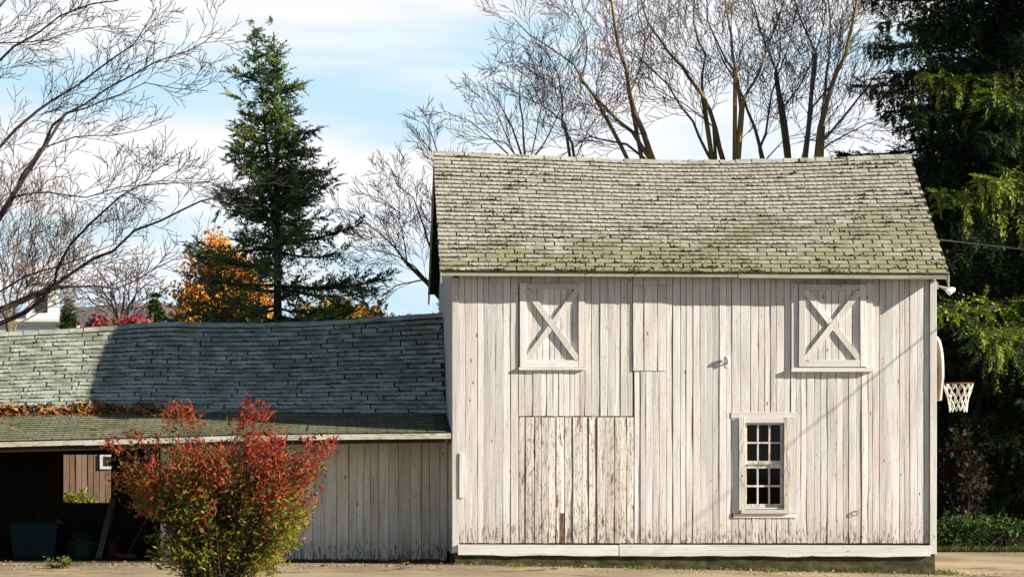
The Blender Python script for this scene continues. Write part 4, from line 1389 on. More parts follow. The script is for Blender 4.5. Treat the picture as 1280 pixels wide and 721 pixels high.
bare_tree('slim bare tree with pale twigs standing left of the forked trunk', 720, 17.0,
          [([(719, 205), (706, 154), (701, 113), (690, 80), (672, 55)], 0.06, 0.008), ([(719, 200), (735, 160), (760, 130), (775, 105)], 0.03, 0.006), ([(706, 154), (680, 130), (660, 100), (640, 85)], 0.03, 0.006)],
          random.Random(231), M_MAUVEBARK, 0.09, group='bare trees behind the barn', gap=0.22, clen=1.2, maxlvl=3, up=0.4, rmin=0.006, trunk_top=(722, 260))
bare_tree('bushy many stemmed bare tree behind the left part of barn ridge', 655, 19.0,
          [([(655, 205), (640, 160), (622, 125), (600, 105)], 0.05, 0.006), ([(657, 205), (655, 150), (648, 110), (655, 80)], 0.05, 0.006), ([(650, 205), (612, 170), (585, 150), (555, 140)], 0.04, 0.005),
           ([(660, 205), (690, 160), (705, 120), (715, 95)], 0.04, 0.006), ([(653, 205), (630, 180), (600, 172), (570, 178)], 0.03, 0.005), ([(662, 205), (672, 150), (680, 110), (676, 80)], 0.04, 0.006), ([(648, 205), (625, 150), (610, 120), (605, 85)], 0.04, 0.006)],
          random.Random(232), M_MAUVEBARK, 0.08, group='bare trees behind the barn', gap=0.34, clen=1.1, maxlvl=3, up=0.4, rmin=0.0055, trunk_top=(655, 270))
bare_tree('bare tree fanning out left from behind the barn gable edge', 556, 17.0,
          [([(548, 362), (532, 349), (509, 330), (486, 298), (459, 279), (439, 264)], 0.06, 0.006), ([(532, 349), (517, 333), (498, 322), (455, 310), (430, 305)], 0.03, 0.005),
           ([(550, 340), (536, 302), (517, 248), (498, 232), (488, 215)], 0.05, 0.006), ([(552, 250), (552, 200), (540, 170), (530, 152)], 0.05, 0.006), ([(532, 349), (500, 355), (475, 372), (450, 370)], 0.03, 0.005),
           ([(509, 330), (505, 290), (492, 262), (470, 245)], 0.03, 0.005)],
          random.Random(233), M_BARK, 0.10, group='bare trees behind the barn', gap=0.19, clen=0.95, maxlvl=3, up=0.3, rmin=0.006, trunk_top=(560, 380))
bare_tree('thicket of thin tan stems behind the big left tree', 10, 26.0,
          [([(10, 400), (0, 330), (-10, 270), (5, 210)], 0.06, 0.006), ([(14, 400), (30, 340), (45, 290), (60, 240)], 0.05, 0.006), ([(18, 400), (55, 360), (85, 320), (105, 280)], 0.04, 0.005), ([(8, 400), (-20, 350), (-40, 300)], 0.04, 0.006),
           ([(20, 405), (60, 385), (100, 355), (125, 320)], 0.035, 0.005), ([(12, 400), (18, 330), (25, 270), (30, 215)], 0.05, 0.006), ([(16, 400), (50, 345), (70, 300), (90, 262)], 0.04, 0.005)],
          random.Random(234), M_TANBARK, 0.10, gap=0.22, clen=1.1, maxlvl=3, up=0.35, rmin=0.007, trunk_top=(12, 430))
bare_tree('round headed brown bare tree in the distance over the shed roof', 150, 70.0,
          [([(150, 405), (145, 380), (135, 355), (125, 342)], 0.12, 0.02), ([(152, 405), (165, 375), (180, 358), (190, 350)], 0.12, 0.02), ([(148, 405), (125, 385), (108, 372)], 0.10, 0.02), ([(152, 405), (155, 370), (158, 345)], 0.12, 0.02), ([(154, 405), (180, 385), (198, 378)], 0.10, 0.02),
           ([(149, 405), (138, 375), (118, 355)], 0.1, 0.02), ([(153, 405), (170, 370), (172, 345)], 0.1, 0.02)],
          random.Random(235), M_MAUVEBARK, 0.2, gap=0.42, clen=1.3, maxlvl=3, up=0.25, trunk_top=(151, 425), rmin=0.016)


def spruce(label, g, H, rad_fn, rng, cols, nwh, per, droop, twig_gap, hang=0.25, tuft=0.085, tops=((0.0, 0.0, 0.0),), trunk_r=0.16, zmin=0.0, extra=(), name='spruce_tree', group=None, cat='tree', top_lean=None, width=0.30, thin=0.0, sunlit_cols=None, slim=0.36, hjit=0.5, rise=0.9, upturn=0.0, roll=0.15, steps=7):
    """A conifer: whorled boughs that droop and turn up, side twigs in fans, needle tufts on every twig."""
    t = thing(name, label, cat, g, group)
    T = MB()
    P0, D0, L0, N0, Q0 = [], [], [], [], []
    for (ox, oy, dh) in tops:
        top = g + Vector((ox, oy, H + dh))
        lo = g + Vector((0, 0, -0.05))
        if (ox, oy) != (0, 0): lo = g + Vector((0, 0, H * 0.55))
        ln = [lo.lerp(top, k / 10) if (ox, oy) == (0, 0) or k > 0 else lo for k in range(11)]
        T.tube(ln, [max(trunk_r * (1 - k / 10) ** 0.9, 0.012) if (ox, oy) == (0, 0) else max(0.06 * (1 - k / 10), 0.012) for k in range(11)])
    boughs = []
    for w in range(nwh):
        f = w / (nwh - 1)
        h = zmin + (H - zmin) * (1 - (1 - f) ** 1.0)
        k = per if f < 0.9 else 5
        for j in range(k):
            hh = h + rng.uniform(-hjit, hjit) * (H - zmin) / nwh
            az = 2 * math.pi * (j + rng.random() * 0.8) / k + w * 2.4
            ti = rng.randrange(len(tops))
            ox, oy, dh = tops[ti]
            fr = max(0.0, (hh / H - 0.55) / 0.45)
            c = g + Vector((ox * fr, oy * fr, hh + dh * fr))
            L = rad_fn(min(hh / H, 1.0), az) * rng.uniform(0.72, 1.12)
            if L < 0.05: L = 0.05
            if thin and f < 0.62 and rng.random() < thin * min(1.0, (0.62 - f) / 0.15 + 0.35): continue
            boughs.append((c, az, L, droop * (1.25 - hh / H * rise) + rng.uniform(-0.14, 0.14)))
    nb = len(boughs)
    boughs += list(extra)
    for bi, (c, az, L, dr) in enumerate(boughs):
        lit_tone = 1.0 if bi >= nb else 0.0
        n = max(4, int(L / 0.22))
        o = Vector((math.cos(az), math.sin(az), 0)); s = Vector((-math.sin(az), math.cos(az), 0))
        wob = rng.uniform(-0.15, 0.15)
        pts = []
        for k in range(n + 1):
            r = k / n
            pts.append(c + o * (L * r) + s * (wob * L * r * r) + Vector((0, 0, L * (-dr * (1.5 * r - 0.85 * r * r) + upturn * r ** 3))))
        r0 = 0.008 + 0.011 * L
        T.tube(pts, [max(r0 * (1 - 0.8 * k / n), 0.006) for k in range(n + 1)], 4 if L > 0.5 else 3)
        m = max(3, int(L / twig_gap))
        for k in range(m + 1):
            r = 0.12 + 0.88 * (k / m)
            i = min(int(r * n), n - 1)
            p = pts[i].lerp(pts[i + 1], r * n - i)
            tn = (pts[i + 1] - pts[i]).normalized()
            for sd in ((-1, 1) if k < m else (0,)):
                if rng.random() < 0.07: continue
                a = math.radians(rng.uniform(38, 66)) * sd
                ro = rng.gauss(0, roll)
                sv = s * math.cos(ro) + Vector((0, 0, 1)) * math.sin(ro)
                d = tn * math.cos(a) + sv * math.sin(a) + Vector((0, 0, rng.uniform(-hang, hang * 0.25)))
                l = (width * L * (1 - r) ** 0.8 + 0.10 + 0.05 * min(L, 1.5)) * rng.uniform(0.7, 1.3)
                P0.append(p); D0.append(d.normalized()); L0.append(l); N0.append(Vector((rng.gauss(0, 0.25), rng.gauss(0, 0.25), 1))); Q0.append(lit_tone)
                if hang > 0.4 and rng.random() < 0.8:      # hanging curtains of a weeping spruce
                    P0.append(p + d * l * 0.4); D0.append(Vector((rng.gauss(0, 0.22), rng.gauss(0, 0.22), -1)).normalized()); L0.append(l * rng.uniform(0.35, 0.95)); N0.append(Vector((rng.gauss(0, 1), rng.gauss(0, 1), 0.1))); Q0.append(lit_tone if rng.random() < 0.3 else 0.0)  # most curtains keep the dark palette, as shade painted below the sunlit twigs
    for (ox, oy, dh) in tops:
        top = g + Vector((ox, oy, H + dh))
        for k in range(26):
            P0.append(top - Vector((0, 0, 0.12 + 0.045 * k))); a = k * 2.4; D0.append(Vector((math.cos(a), math.sin(a), 0.9 - 0.02 * k)).normalized()); L0.append(0.10 + 0.016 * k); N0.append(Vector((0, 0, 1))); Q0.append(0.0)
    T.build('trunk', M_BARK, t, smooth=True)
    P0 = np.array([tuple(v) for v in P0]); D0 = unit(np.array([tuple(v) for v in D0])); L0 = np.array(L0); N0 = np.array([tuple(v) for v in N0])
    nr = np.random.default_rng(rng.randrange(10 ** 6))
    S = unit(np.cross(D0, N0)); U = np.cross(S, D0)
    # tone by twig: dark needles to bright ones; extra boughs take colours that imitate sunlight
    base = np.array(cols)
    tw = nr.random(len(P0)) ** 1.6 * (len(base) - 1.001)
    i0 = tw.astype(int); ft = (tw - i0)[:, None]
    C0 = base[i0] * (1 - ft) + base[i0 + 1] * ft
    if sunlit_cols:
        yb = np.array(sunlit_cols); u2 = nr.random(len(P0)) * (len(yb) - 1.001); j0 = u2.astype(int); g2 = (u2 - j0)[:, None]
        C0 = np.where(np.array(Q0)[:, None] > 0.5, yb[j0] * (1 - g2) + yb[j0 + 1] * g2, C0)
    ps, ds, ns, ls, ws, cs = [], [], [], [], [], []
    for j in range(steps):
        tt = (j + 0.6) / steps
        for sd in (-1, 1, 0):
            if sd == 0 and j % 2: continue
            pos = P0 + D0 * (L0 * tt)[:, None]
            jj = nr.normal(0, 0.18, (len(P0), 3))
            if sd: d = D0 * 0.75 + S * (0.72 * sd) + U * 0.12 + jj
            else: d = D0 * 0.8 + U * 0.55 + jj
            ln = tuft * (1.15 - 0.5 * tt) * (0.6 + 0.8 * nr.random(len(P0))) * np.clip(L0 / 0.22, 0.5, 1.35)
            ps.append(pos); ds.append(d); ns.append(U + nr.normal(0, 0.5, (len(P0), 3))); ls.append(ln); ws.append(ln * slim); cs.append(C0 * (0.8 + 0.4 * nr.random((len(P0), 1))))
    ps.append(P0 + D0 * (L0 * 0.86)[:, None]); ds.append(D0); ns.append(U); ls.append(np.full(len(P0), tuft * 0.9)); ws.append(np.full(len(P0), tuft * 0.34)); cs.append(C0 * 1.1)
    me = leaf_mesh('crown', np.concatenate(ps), np.concatenate(ds), np.concatenate(ns), np.concatenate(ls), np.concatenate(ws), np.concatenate(cs), M_NEEDLE, 0.15)
    add_np('crown', me, t)
    return t


GREENS = [(0.05, 0.11, 0.065), (0.09, 0.165, 0.070), (0.18, 0.24, 0.06), (0.28, 0.29, 0.06)]
Y = 20.0
base = P(347, 0, Y); base.z = 0.047
ktop = P(330, 45, Y).z - base.z
kpx = DIST * SCALE / (DIST + Y)
prof = [(0.0, 140), (0.2, 140), (0.40, 138), (0.47, 136), (0.53, 126), (0.58, 106), (0.64, 86), (0.72, 71), (0.82, 52), (0.90, 38), (0.95, 24), (0.98, 13), (1.0, 5)]
spruce('tall dark green spruce with a twin top behind the shed roof', base, ktop, lambda f, az: interp(prof, f) / kpx * (1.12 if math.cos(az) > 0 and f < 0.45 else 1.0), random.Random(301),
       GREENS, 44, 6, 0.22, 0.125, hang=0.32, tuft=0.09, thin=0.45, slim=0.30, hjit=1.7, width=0.30, rise=2.1, upturn=0.14, roll=0.75, steps=8, tops=((P(319, 0, Y).x - base.x, 0.0, 0.16), (P(342, 0, Y).x - base.x, 0.1, 0.10), (0.0, 0.0, -0.4)), trunk_r=0.16, zmin=1.6)

# the big weeping spruce at the right edge
Y = 15.0
base = P(1318, 0, Y); base.z = -0.094
kpx = DIST * SCALE / (DIST + Y)
DARKG = [(0.014, 0.026, 0.016), (0.022, 0.040, 0.018), (0.04, 0.065, 0.02), (0.08, 0.105, 0.025)]
SUNLITG = [(0.08, 0.135, 0.02), (0.16, 0.22, 0.026), (0.27, 0.31, 0.035)]  # sunlight on the extra boughs, put into the needle colour


def boughs_px(tip, start, Y0, Y1, dr=0.22):
    a, c = P(start[0], start[1], Y0), P(tip[0], tip[1], Y1)
    d = c - a
    return (a, math.atan2(d.y, d.x), math.hypot(d.x, d.y), dr)


prof2 = [(0.0, 165), (0.12, 160), (0.25, 180), (0.38, 210), (0.5, 245), (0.6, 255), (0.7, 235), (0.8, 190), (0.9, 120), (1.0, 10)]
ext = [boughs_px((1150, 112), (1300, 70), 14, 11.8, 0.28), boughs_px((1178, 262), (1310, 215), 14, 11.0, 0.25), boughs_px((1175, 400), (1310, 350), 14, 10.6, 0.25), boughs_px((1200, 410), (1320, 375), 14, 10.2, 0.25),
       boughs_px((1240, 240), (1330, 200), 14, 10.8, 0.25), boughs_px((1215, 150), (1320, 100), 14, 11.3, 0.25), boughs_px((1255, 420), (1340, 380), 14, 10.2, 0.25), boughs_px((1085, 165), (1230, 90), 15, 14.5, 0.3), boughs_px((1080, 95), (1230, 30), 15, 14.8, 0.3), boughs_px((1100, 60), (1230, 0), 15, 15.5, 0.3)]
spruce('huge weeping dark spruce filling the right edge behind the barn', base, 15.5, lambda f, az: interp(prof2, f) / kpx, random.Random(302), DARKG, 40, 8, 0.34, 0.13, hang=0.75, tuft=0.075, trunk_r=0.32, zmin=1.9, extra=ext, sunlit_cols=SUNLITG, slim=0.30, hjit=1.0, roll=0.4, steps=12)
for i, (px, Yt, H, R, lab) in enumerate(((1425, 19.0, 14.5, 3.6, 'second tall spruce partly showing behind the weeping spruce at right edge'), (1262, 27.0, 13.0, 3.2, 'dark spruce standing deepest behind the weeping spruce'))):
    g = P(px, 0, Yt); g.z = -0.094
    spruce(lab, g, H, lambda f, az, R=R: R * (0.75 + 0.35 * math.sin(math.pi * min(f * 1.5, 1)) if f < 0.6 else 1.1 * (1 - f) / 0.4), random.Random(310 + i), DARKG, 30, 7, 0.3, 0.2, hang=0.6, tuft=0.19, trunk_r=0.25, zmin=0.6)

# conifer that peeps out beside the barn, and two small distant ones
Y = 24.0
g = P(560, 0, Y); g.z = 0.05
spruce('half hidden dark conifer peeping out left of the barn gable', g, 5.5, lambda f, az: 1.35 * (1 - f) + 0.05, random.Random(320), GREENS, 18, 7, 0.2, 0.12, hang=0.3, tuft=0.10, trunk_r=0.1, zmin=1.2)
LIGHTG = [(0.04, 0.07, 0.02), (0.07, 0.11, 0.025), (0.10, 0.14, 0.03)]
for px, py, Yt, R, lab in ((195, 371, 55.0, 0.85, 'small bright green conifer in the distance over the shed ridge'), (86, 374, 75.0, 1.15, 'small olive conifer in the distance beside the white house')):
    g = P(px, 0, Yt); g.z = 0.047
    spruce(lab, g, P(px, py, Yt).z - g.z, lambda f, az, R=R: R * (1 - f) ** 0.8 + 0.04, random.Random(int(px)), LIGHTG, 30, 8, 0.12, 0.13, hang=0.3, tuft=0.17, trunk_r=0.12, zmin=1.0, group=None)


def leafy(label, name, cat, g, tips, rng, leaf_n, leaf_l, leaf_w, colour, stem_mat, spread=0.16, stem_r=0.02, droop=0.0, base_j=0.12, leafpart='foliage', stempart='stem', bend=0.25, aspect=1.0):
    """A woody plant: curved stems from the base to every tip, leaves set along the ends. colour(p, random) -> rgb."""
    t = thing(name, label, cat, g)
    S = MB()
    ps, ds, cs = [], [], []
    for tip in tips:
        b0 = g + Vector((rng.gauss(0, base_j), rng.gauss(0, base_j), -0.04))
        mid = b0.lerp(tip, 0.5)
        hz = Vector((tip.x - b0.x, tip.y - b0.y, 0))
        mid = mid - hz * bend * 0.5 + Vector((rng.gauss(0, 0.04), rng.gauss(0, 0.04), hz.length * bend * 0.35))
        ln = [b0 * (1 - s) ** 2 + mid * (2 * s * (1 - s)) + tip * s * s for s in [k / 6 for k in range(7)]]
        S.tube(ln, [stem_r * (1 - 0.85 * k / 6) for k in range(7)], 4, cap=False)
        d = (ln[6] - ln[5]).normalized()
        for k in range(leaf_n):
            s = rng.random() ** 0.7
            p = ln[6] - d * (spread * 2.6 * (1 - s)) + Vector((rng.gauss(0, spread), rng.gauss(0, spread), rng.gauss(0, spread))) * (1.0 - 0.55 * s)
            q = (d * 0.6 + Vector((rng.gauss(0, 0.7), rng.gauss(0, 0.7), rng.gauss(0.05, 0.5) - droop))).normalized()
            ps.append(tuple(p)); ds.append(tuple(q)); cs.append(colour(p, rng))
        # a twig carrying the leaves
        for k in range(2):
            e = ln[5].lerp(ln[6], rng.random()) + Vector((rng.gauss(0, spread), rng.gauss(0, spread), abs(rng.gauss(0, spread))))
            S.tube([ln[4], ln[5].lerp(e, 0.5), e], [stem_r * 0.3, stem_r * 0.22, stem_r * 0.12], 3, cap=False)
    n = len(ps)
    nr = np.random.default_rng(rng.randrange(10 ** 6))
    sz = 0.45 + 1.0 * nr.random(n) ** 1.3
    nm = nr.normal(0, 0.6, (n, 3)) + np.array((0.0, -0.35, 0.6))
    me = leaf_mesh(leafpart, np.array(ps), np.array(ds), nm, leaf_l * sz, leaf_w * sz, np.array(cs), M_LEAF, 0.3)
    S.build(stempart, stem_mat, t)
    add_np(leafpart, me, t)
    return t


def inside(poly, x, y):
    c = False
    j = len(poly) - 1
    for i in range(len(poly)):
        xi, yi = poly[i]; xj, yj = poly[j]
        if (yi > y) != (yj > y) and x < (xj - xi) * (y - yi) / (yj - yi) + xi: c = not c
        j = i
    return c


def jit(c, rng, v=0.25):
    k = 1 + rng.uniform(-v, v)
    return (min(c[0] * k, 1), min(c[1] * k * (1 + rng.uniform(-0.1, 0.1)), 1), min(c[2] * k, 1))


def pick(rng, table):
    r = rng.random() * sum(w for w, _ in table)
    for w, c in table:
        r -= w
        if r <= 0: return jit(c, rng)
    return jit(table[-1][1], rng)


# the red and green shrub in front of the shed
BYS = -7.0
outline = [(140, 556), (150, 549), (190, 562), (198, 556), (210, 542), (226, 532), (248, 540), (264, 552), (290, 553), (303, 542), (318, 535), (342, 543), (356, 556), (380, 558), (412, 556), (404, 585), (390, 612),
           (386, 640), (388, 655), (372, 676), (354, 694), (334, 722), (212, 722), (198, 700), (180, 668), (162, 622), (146, 585)]
rb = random.Random(500)
tips = []
clumps = []
while len(clumps) < 130:
    x, y = rb.uniform(135, 415), rb.uniform(518, 718)
    if inside(outline, x, y): clumps.append((x, y))
while len(tips) < 1050:
    cx, cy = rb.choice(clumps)
    x, y = cx + rb.gauss(0, 11), cy + rb.gauss(0, 9)
    if not inside(outline, x, y) and rb.random() > 0.12: continue
    if y < 572 and rb.random() < 0.4: continue
    halfw = 1.05 * math.sqrt(max(0.05, 1 - ((x - 275) / 150) ** 2))
    halfw *= min(1.0, 0.45 + (718 - y) / 200)
    tips.append(P(x, y, BYS + rb.uniform(-halfw, halfw)))
for (x, y) in ((221, 503), (213, 510), (229, 512), (237, 507), (312, 505), (319, 512), (325, 507), (337, 513), (211, 520), (306, 518), (418, 551), (410, 560), (136, 548), (133, 556), (160, 543), (357, 545), (243, 520), (300, 528), (195, 545), (176, 550), (390, 550)):
    for _ in range(2): tips.append(P(x + rb.gauss(0, 2), y + rb.gauss(0, 3), BYS + rb.uniform(-0.4, 0.4)))


def shrub_col(p, rng):
    k = DIST * SCALE / (DIST + p.y)
    x, y = VX + p.x * k, VY - (p.z - EYE) * k
    f = (y - 505) / 215 + rng.gauss(0, 0.13) + 0.05 * math.sin(x * 0.09) - (0.06 if x > 320 else 0)
    if f < 0.36:
        if x > 290: return pick(rng, ((4, (0.36, 0.025, 0.03)), (4, (0.37, 0.06, 0.03)), (2, (0.33, 0.10, 0.03)), (1.3, (0.20, 0.12, 0.03))))
        return pick(rng, ((5, (0.37, 0.052, 0.027)), (3, (0.38, 0.095, 0.03)), (2, (0.32, 0.13, 0.03)), (1.3, (0.18, 0.14, 0.03))))
    if f < 0.58: return pick(rng, ((4, (0.36, 0.11, 0.03)), (3, (0.22, 0.16, 0.03)), (2, (0.12, 0.14, 0.025)), (3, (0.42, 0.06, 0.03))))
    return pick(rng, ((4, (0.12, 0.19, 0.025)), (3, (0.25, 0.30, 0.035)), (1.5, (0.38, 0.33, 0.04)), (1.2, (0.30, 0.14, 0.03)), (0.5, (0.42, 0.12, 0.04))))


g = P(268, 0, BYS); g.z = 0.047
leafy('large bushy shrub turning red above and green below before the shed', 'autumn_shrub', 'shrub', g, tips, rb, 24, 0.074, 0.026, shrub_col, M_BARK, spread=0.085, stem_r=0.008, base_j=0.14, bend=0.3)

# little plant at the bottom left
rb = random.Random(501)
g = P(72, 719, -1.5); g.z = 0.05
tips = [g + Vector((rb.uniform(-0.16, 0.16), rb.uniform(-0.12, 0.12), rb.uniform(0.03, 0.14))) for _ in range(26)]
leafy('small low green and red plant growing on the concrete at lower left', 'small_plant', 'plant', g, tips, rb, 9, 0.06, 0.032, lambda p, r: pick(r, ((4, (0.12, 0.17, 0.03)), (2, (0.20, 0.20, 0.04)), (1, (0.34, 0.06, 0.04)))), M_TANBARK, spread=0.03, stem_r=0.005, base_j=0.04)

# orange maple behind the spruce, yellow-green bush, red bushes, hedge
def blob_tips(cx, cy, rx, ry, Y, depth, n, rng, power=0.5):
    out = []
    for _ in range(n):
        a, e, r = rng.uniform(0, 2 * math.pi), rng.uniform(-1, 1), rng.random() ** power
        c = math.sqrt(1 - e * e)
        out.append(P(cx + rx * r * c * math.cos(a), cy - ry * r * e, Y + depth * r * c * math.sin(a)))
    return out


rb = random.Random(502)
Y = 30.0
tips = []
for (cx, cy, rx, ry, n) in ((262, 325, 30, 22, 55), (245, 370, 32, 28, 70), (300, 335, 30, 28, 70), (290, 380, 40, 24, 80), (325, 375, 25, 30, 50), (268, 300, 18, 14, 20), (228, 395, 16, 14, 24)):
    tips += blob_tips(cx, cy, rx, ry, Y, 1.2, n, rb)
g = P(285, 0, Y); g.z = 0.05
leafy('orange leaved maple glowing behind the tall spruce', 'maple_tree', 'tree', g, tips, rb, 16, 0.11, 0.08, lambda p, r: pick(r, ((4, (0.85, 0.36, 0.03)), (3, (0.86, 0.46, 0.05)), (2, (0.78, 0.24, 0.04)), (1, (0.55, 0.42, 0.05)))), M_BARK, spread=0.22, stem_r=0.03, base_j=0.1, leafpart='crown', stempart='trunk', bend=0.2)
rb = random.Random(503)
Y = 32.0
tips = blob_tips(432, 396, 44, 20, Y, 1.0, 110, rb) + blob_tips(395, 396, 25, 16, Y, 0.8, 40, rb)
g = P(425, 0, Y); g.z = 0.05
leafy('rounded yellow green bush just above the shed ridge', 'bush', 'bush', g, tips, rb, 18, 0.17, 0.12, lambda p, r: pick(r, ((3, (0.46, 0.36, 0.04)), (2, (0.24, 0.24, 0.04)), (3, (0.66, 0.30, 0.035)), (2, (0.70, 0.42, 0.05)))), M_BARK, spread=0.2, stem_r=0.03, leafpart='foliage')
rb = random.Random(504)
for cx, rx, lab in ((122, 14, 'red leaved bush showing at left of the far brown tree'), (165, 26, 'longest red leaved bush low over the shed ridge')):
    Y = 50.0
    tips = blob_tips(cx, 408, rx, 9, Y, 0.8, int(rx * 3), rb)
    g = P(cx, 0, Y); g.z = 0.05
    leafy(lab, 'bush', 'bush', g, tips, rb, 14, 0.2, 0.13, lambda p, r: pick(r, ((4, (0.36, 0.045, 0.06)), (2, (0.30, 0.09, 0.07)), (2, (0.2, 0.10, 0.05)))), M_BARK, spread=0.2, stem_r=0.03)
rb = random.Random(505)
tips = []
while len(tips) < 190:
    tips.append(P(rb.uniform(1168, 1300), rb.uniform(648, 682), 11.8 + rb.uniform(-0.7, 0.7)))
g = P(1230, 0, 11.8); g.z = -0.09
leafy('low bright green hedge at the driveway end under the spruces', 'hedge', 'hedge', g, tips, rb, 18, 0.085, 0.06, lambda p, r: pick(r, ((4, (0.03, 0.07, 0.012)), (3, (0.05, 0.10, 0.015)), (1, (0.10, 0.13, 0.02)))), M_BARK, spread=0.09, stem_r=0.008, base_j=0.7)
rb = random.Random(506)
tips = blob_tips(1205, 585, 34, 62, 13.0, 0.9, 130, rb)
g = P(1205, 0, 13.0); g.z = -0.09
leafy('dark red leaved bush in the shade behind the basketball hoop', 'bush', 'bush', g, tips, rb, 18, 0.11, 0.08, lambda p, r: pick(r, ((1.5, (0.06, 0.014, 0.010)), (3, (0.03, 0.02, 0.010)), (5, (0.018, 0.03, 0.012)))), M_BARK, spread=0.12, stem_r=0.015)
rb = random.Random(507)
tips = blob_tips(1265, 590, 48, 66, 16.5, 1.2, 150, rb)
g = P(1265, 0, 16.5); g.z = -0.09
leafy('dark green leafy bush behind the hedge at the right edge', 'bush', 'bush', g, tips, rb, 18, 0.12, 0.09, lambda p, r: pick(r, ((3, (0.02, 0.045, 0.015)), (3, (0.035, 0.06, 0.02)), (1, (0.08, 0.09, 0.02)))), M_BARK, spread=0.14, stem_r=0.015)
rb = random.Random(508)
g = P(96, 0, 10.2); g.z = 0.05
tips = [Vector((g.x + rb.uniform(-0.7, 0.30), 10.2 + rb.uniform(-0.3, 0.3), rb.uniform(0.3, 0.98))) for _ in range(170)]
leafy('yellow green weeds in front of the brown shed seen through opening', 'weeds', 'plant', g, tips, rb, 16, 0.11, 0.035, lambda p, r: pick(r, ((3, (0.22, 0.26, 0.03)), (2, (0.35, 0.33, 0.05)), (1, (0.12, 0.16, 0.03)))), M_TANBARK, spread=0.06, stem_r=0.005, base_j=0.35)


# fallen leaves: in the roof valley, and bits along the foundation
def litter(name, spots, rng, size, table):
    n = len(spots)
    nr = np.random.default_rng(rng.randrange(10 ** 6))
    pos = np.array([tuple(s) for s in spots])
    d = nr.normal(0, 1, (n, 3)); d[:, 2] *= 0.5
    nm = nr.normal(0, 0.45, (n, 3)) + np.array((0, -0.3, 1.0))
    sz = size * (0.6 + 0.8 * nr.random(n))
    me = leaf_mesh(name, pos, d, nm, sz, sz * 0.75, np.array([pick(rng, table) for _ in range(n)]), M_DRYLEAF, 0.25)
    return add_np(name, me, None, kind='stuff')


DRY = ((4, (0.26, 0.115, 0.045)), (3, (0.19, 0.085, 0.035)), (2, (0.36, 0.17, 0.05)), (1, (0.4, 0.25, 0.06)))
rb = random.Random(600)
spots = []
for _ in range(1700):
    px = rb.uniform(-60, 195) if rb.random() < 0.9 else rb.uniform(150, 235)
    x = P(px, 0, SBY).x
    dens = 0.5 + 0.5 * math.sin(px * 0.11) * math.sin(px * 0.037 + 1)
    if rb.random() > 0.25 + 0.75 * dens: continue
    v = abs(rb.gauss(0, 0.075))
    if rb.random() < 0.6:
        p = low_pt(x, max(0.0, 1 - v))
        p.z += 0.015 + rb.random() * 0.07 * max(0, 1 - v * 5)
    else:
        p = up_pt(x, min(1.0, v * 0.5)); p.z += 0.02 + rb.random() * 0.05
    spots.append(p)
for _ in range(40):
    x = rb.uniform(SX0, 1.5); p = low_pt(x, rb.random()); p.z += 0.02; spots.append(p)
for _ in range(14):
    x = rb.uniform(SX0, 1.5); p = up_pt(x, rb.random()); p.z += 0.025; spots.append(p)
litter('fallen_leaves', spots, rb, 0.085, DRY)
spots = []
for _ in range(420):
    x = rb.uniform(-6.5, 9.5); y = -0.05 - abs(rb.gauss(0, 0.12)) if (x > 1.7 and rb.random() < 0.7) else rb.uniform(-1.6, 0.9) if x < 1.6 else rb.uniform(-1.6, -0.1)
    spots.append((x, y, gz(x) + 0.018))
litter('scattered_leaves', spots, rb, 0.05, DRY)
# moss and grass tufts along the foot of the foundation
rb = random.Random(601)
spots, dirs, cl = [], [], []
for _ in range(2600):
    x = 1.66 + 7.2 * rb.random() ** 0.6
    if math.sin(x * 5.1) + math.sin(x * 2.3) * 0.8 < rb.uniform(-1.2, 1.0) and x < 8.5: continue
    y = -0.03 - abs(rb.gauss(0, 0.035))
    if x > 8.7: y = rb.uniform(-0.25, 0.6)
    spots.append((x, y, gz(x) + 0.004)); dirs.append((rb.gauss(0, 0.5), rb.gauss(-0.1, 0.5), 1)); cl.append(pick(rb, ((3, (0.10, 0.14, 0.02)), (2, (0.22, 0.22, 0.04)), (1, (0.05, 0.08, 0.02)))))
n = len(spots)
nr = np.random.default_rng(9)
me = leaf_mesh('moss_tufts', np.array(spots), np.array(dirs), nr.normal(0, 1, (n, 3)) + np.array((0, -1, 0)), 0.025 + 0.04 * nr.random(n), 0.008 + 0.008 * nr.random(n), np.array(cl), M_LEAF, 0.1)
add_np('moss_tufts', me, None, kind='stuff')
# rough grass beyond the driveway and behind the sheds
rb = np.random.default_rng(602)
n = 26000
X = rb.uniform(9.0, 17.0, n); Yg = 10.8 + 4.5 * rb.random(n) ** 1.4
X2 = rb.uniform(-7, -1, 9000); Y2 = rb.uniform(6, 11, 9000)
X = np.concatenate([X, X2]); Yg = np.concatenate([Yg, Y2]); n = len(X)
Z = np.array([gz(x) for x in X])
d = rb.normal(0, 0.45, (n, 3)) + np.array((0, 0, 1.0))
cc = np.array((0.07, 0.12, 0.02)) * (0.6 + 0.9 * rb.random((n, 1))) + np.array((0.05, 0.03, 0.0)) * rb.random((n, 1))
me = leaf_mesh('grass', np.stack([X, Yg, Z], 1), d, rb.normal(0, 1, (n, 3)), 0.06 + 0.10 * rb.random(n), 0.012 + 0.008 * rb.random(n), cc, M_LEAF, 0.1)
add_np('grass', me, None, kind='stuff')

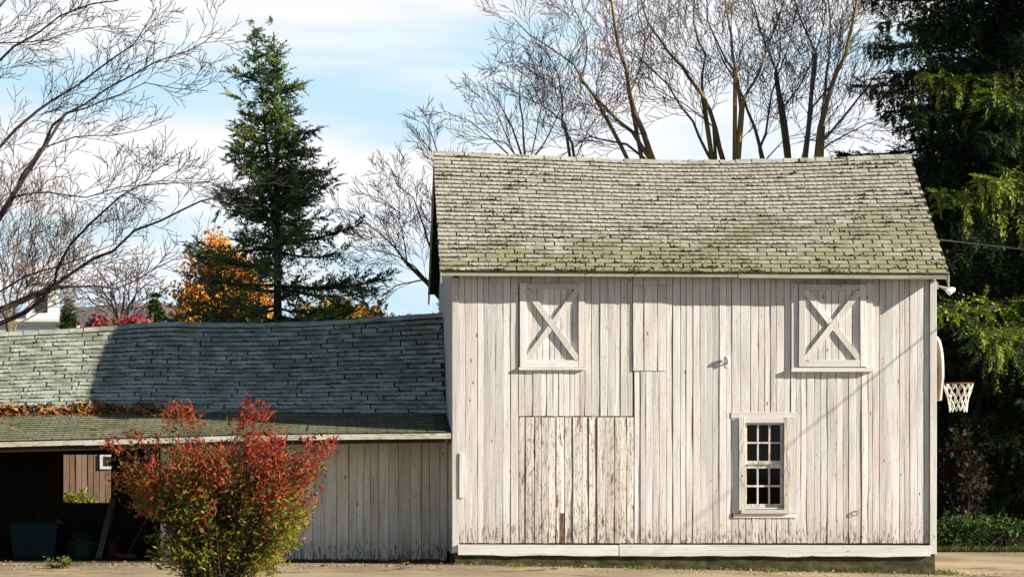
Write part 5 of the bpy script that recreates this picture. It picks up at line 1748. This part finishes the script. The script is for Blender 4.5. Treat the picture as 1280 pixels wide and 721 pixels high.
# a far belt of mixed woods that reads as one mass
rw = np.random.default_rng(700)
nt_ = 900
tx = rw.uniform(-190, 260, nt_); ty = 150 + 90 * rw.random(nt_); th = rw.uniform(4.5, 9.0, nt_)
kind = rw.random(nt_)
m = 70
X = np.repeat(tx, m) + rw.normal(0, 1, nt_ * m) * np.repeat(th, m) * 0.20
Yw = np.repeat(ty, m) + rw.normal(0, 1.2, nt_ * m)
u = rw.random(nt_ * m)
Z = np.repeat(th, m) * u
X = np.repeat(tx, m) + (X - np.repeat(tx, m)) * np.where(np.repeat(kind, m) < 0.3, 1.25 - u, 0.45 + 0.8 * u * (1.25 - u) * 2)
pal = np.array([(0.045, 0.075, 0.03), (0.15, 0.115, 0.11), (0.19, 0.14, 0.12), (0.20, 0.13, 0.06)])
ci = np.where(kind < 0.3, 0, np.where(kind < 0.6, 1, np.where(kind < 0.9, 2, 3)))
cc = np.repeat(pal[ci], m, axis=0) * (0.7 + 0.6 * rw.random((nt_ * m, 1)))
dd = rw.normal(0, 0.5, (nt_ * m, 3)) + np.array((0, 0, 0.8))
me = leaf_mesh('far_woods', np.stack([X, Yw, Z], 1), dd, rw.normal(0, 1, (nt_ * m, 3)), 0.9 + 1.1 * rw.random(nt_ * m), 0.28 + 0.3 * rw.random(nt_ * m), cc, M_LEAF, 0.1)
add_np('far_woods', me, None, kind='stuff')

rw = np.random.default_rng(701)
n = 5200
gx = rw.uniform(-7, 11, n); gy = np.where(rw.random(n) < 0.4, -0.05 - np.abs(rw.normal(0, 0.18, n)), rw.uniform(-2.2, 0.85, n))
gy = np.where((gx > 1.6) & (gx < 8.9), np.minimum(gy, -0.03), gy)
gzv = np.array([gz(x) for x in gx]) + 0.008
g0 = rw.random((n, 1))
cc = np.array((0.36, 0.31, 0.24)) * (0.35 + 0.9 * g0)
sz = 0.008 + 0.022 * rw.random(n) ** 2
me = leaf_mesh('gravel', np.stack([gx, gy, gzv], 1), rw.normal(0, 1, (n, 3)) * np.array((1, 1, 0.3)) + np.array((0, 0, 0.25)), rw.normal(0, 0.5, (n, 3)) + np.array((0, -0.4, 1)), sz, sz * 0.9, cc, M_DRYLEAF, 0.5)
add_np('gravel', me, None, kind='stuff')
n = 2400
gx = np.concatenate([rw.uniform(-2.5, 1.6, 900), rw.normal(8.95, 0.12, 500), rw.normal(rw.choice([-5.5, -3.9, 2.6, 4.4, 6.3, 9.8], 1000), 0.09)])
gy = np.concatenate([np.full(900, 1.46) + rw.normal(0, 0.02, 900), rw.uniform(-0.3, 1.2, 500), rw.uniform(-0.6, -0.1, 1000)])
keep = (np.sin(gx * 6.3) + np.sin(gx * 2.9 + 1)) > -0.5
gx, gy = gx[keep], gy[keep]; n = len(gx)
gzv = np.array([gz(x) for x in gx]) + 0.006
cc = np.array((0.10, 0.13, 0.03)) * (0.6 + 0.9 * rw.random((n, 1))) + np.array((0.10, 0.07, 0.01)) * rw.random((n, 1))
me = leaf_mesh('weed_tufts', np.stack([gx, gy, gzv], 1), rw.normal(0, 0.55, (n, 3)) + np.array((0, 0, 1.0)), rw.normal(0, 1, (n, 3)), 0.025 + 0.05 * rw.random(n), 0.008 + 0.006 * rw.random(n), cc, M_LEAF, 0.1)
add_np('weed_tufts', me, None, kind='stuff')
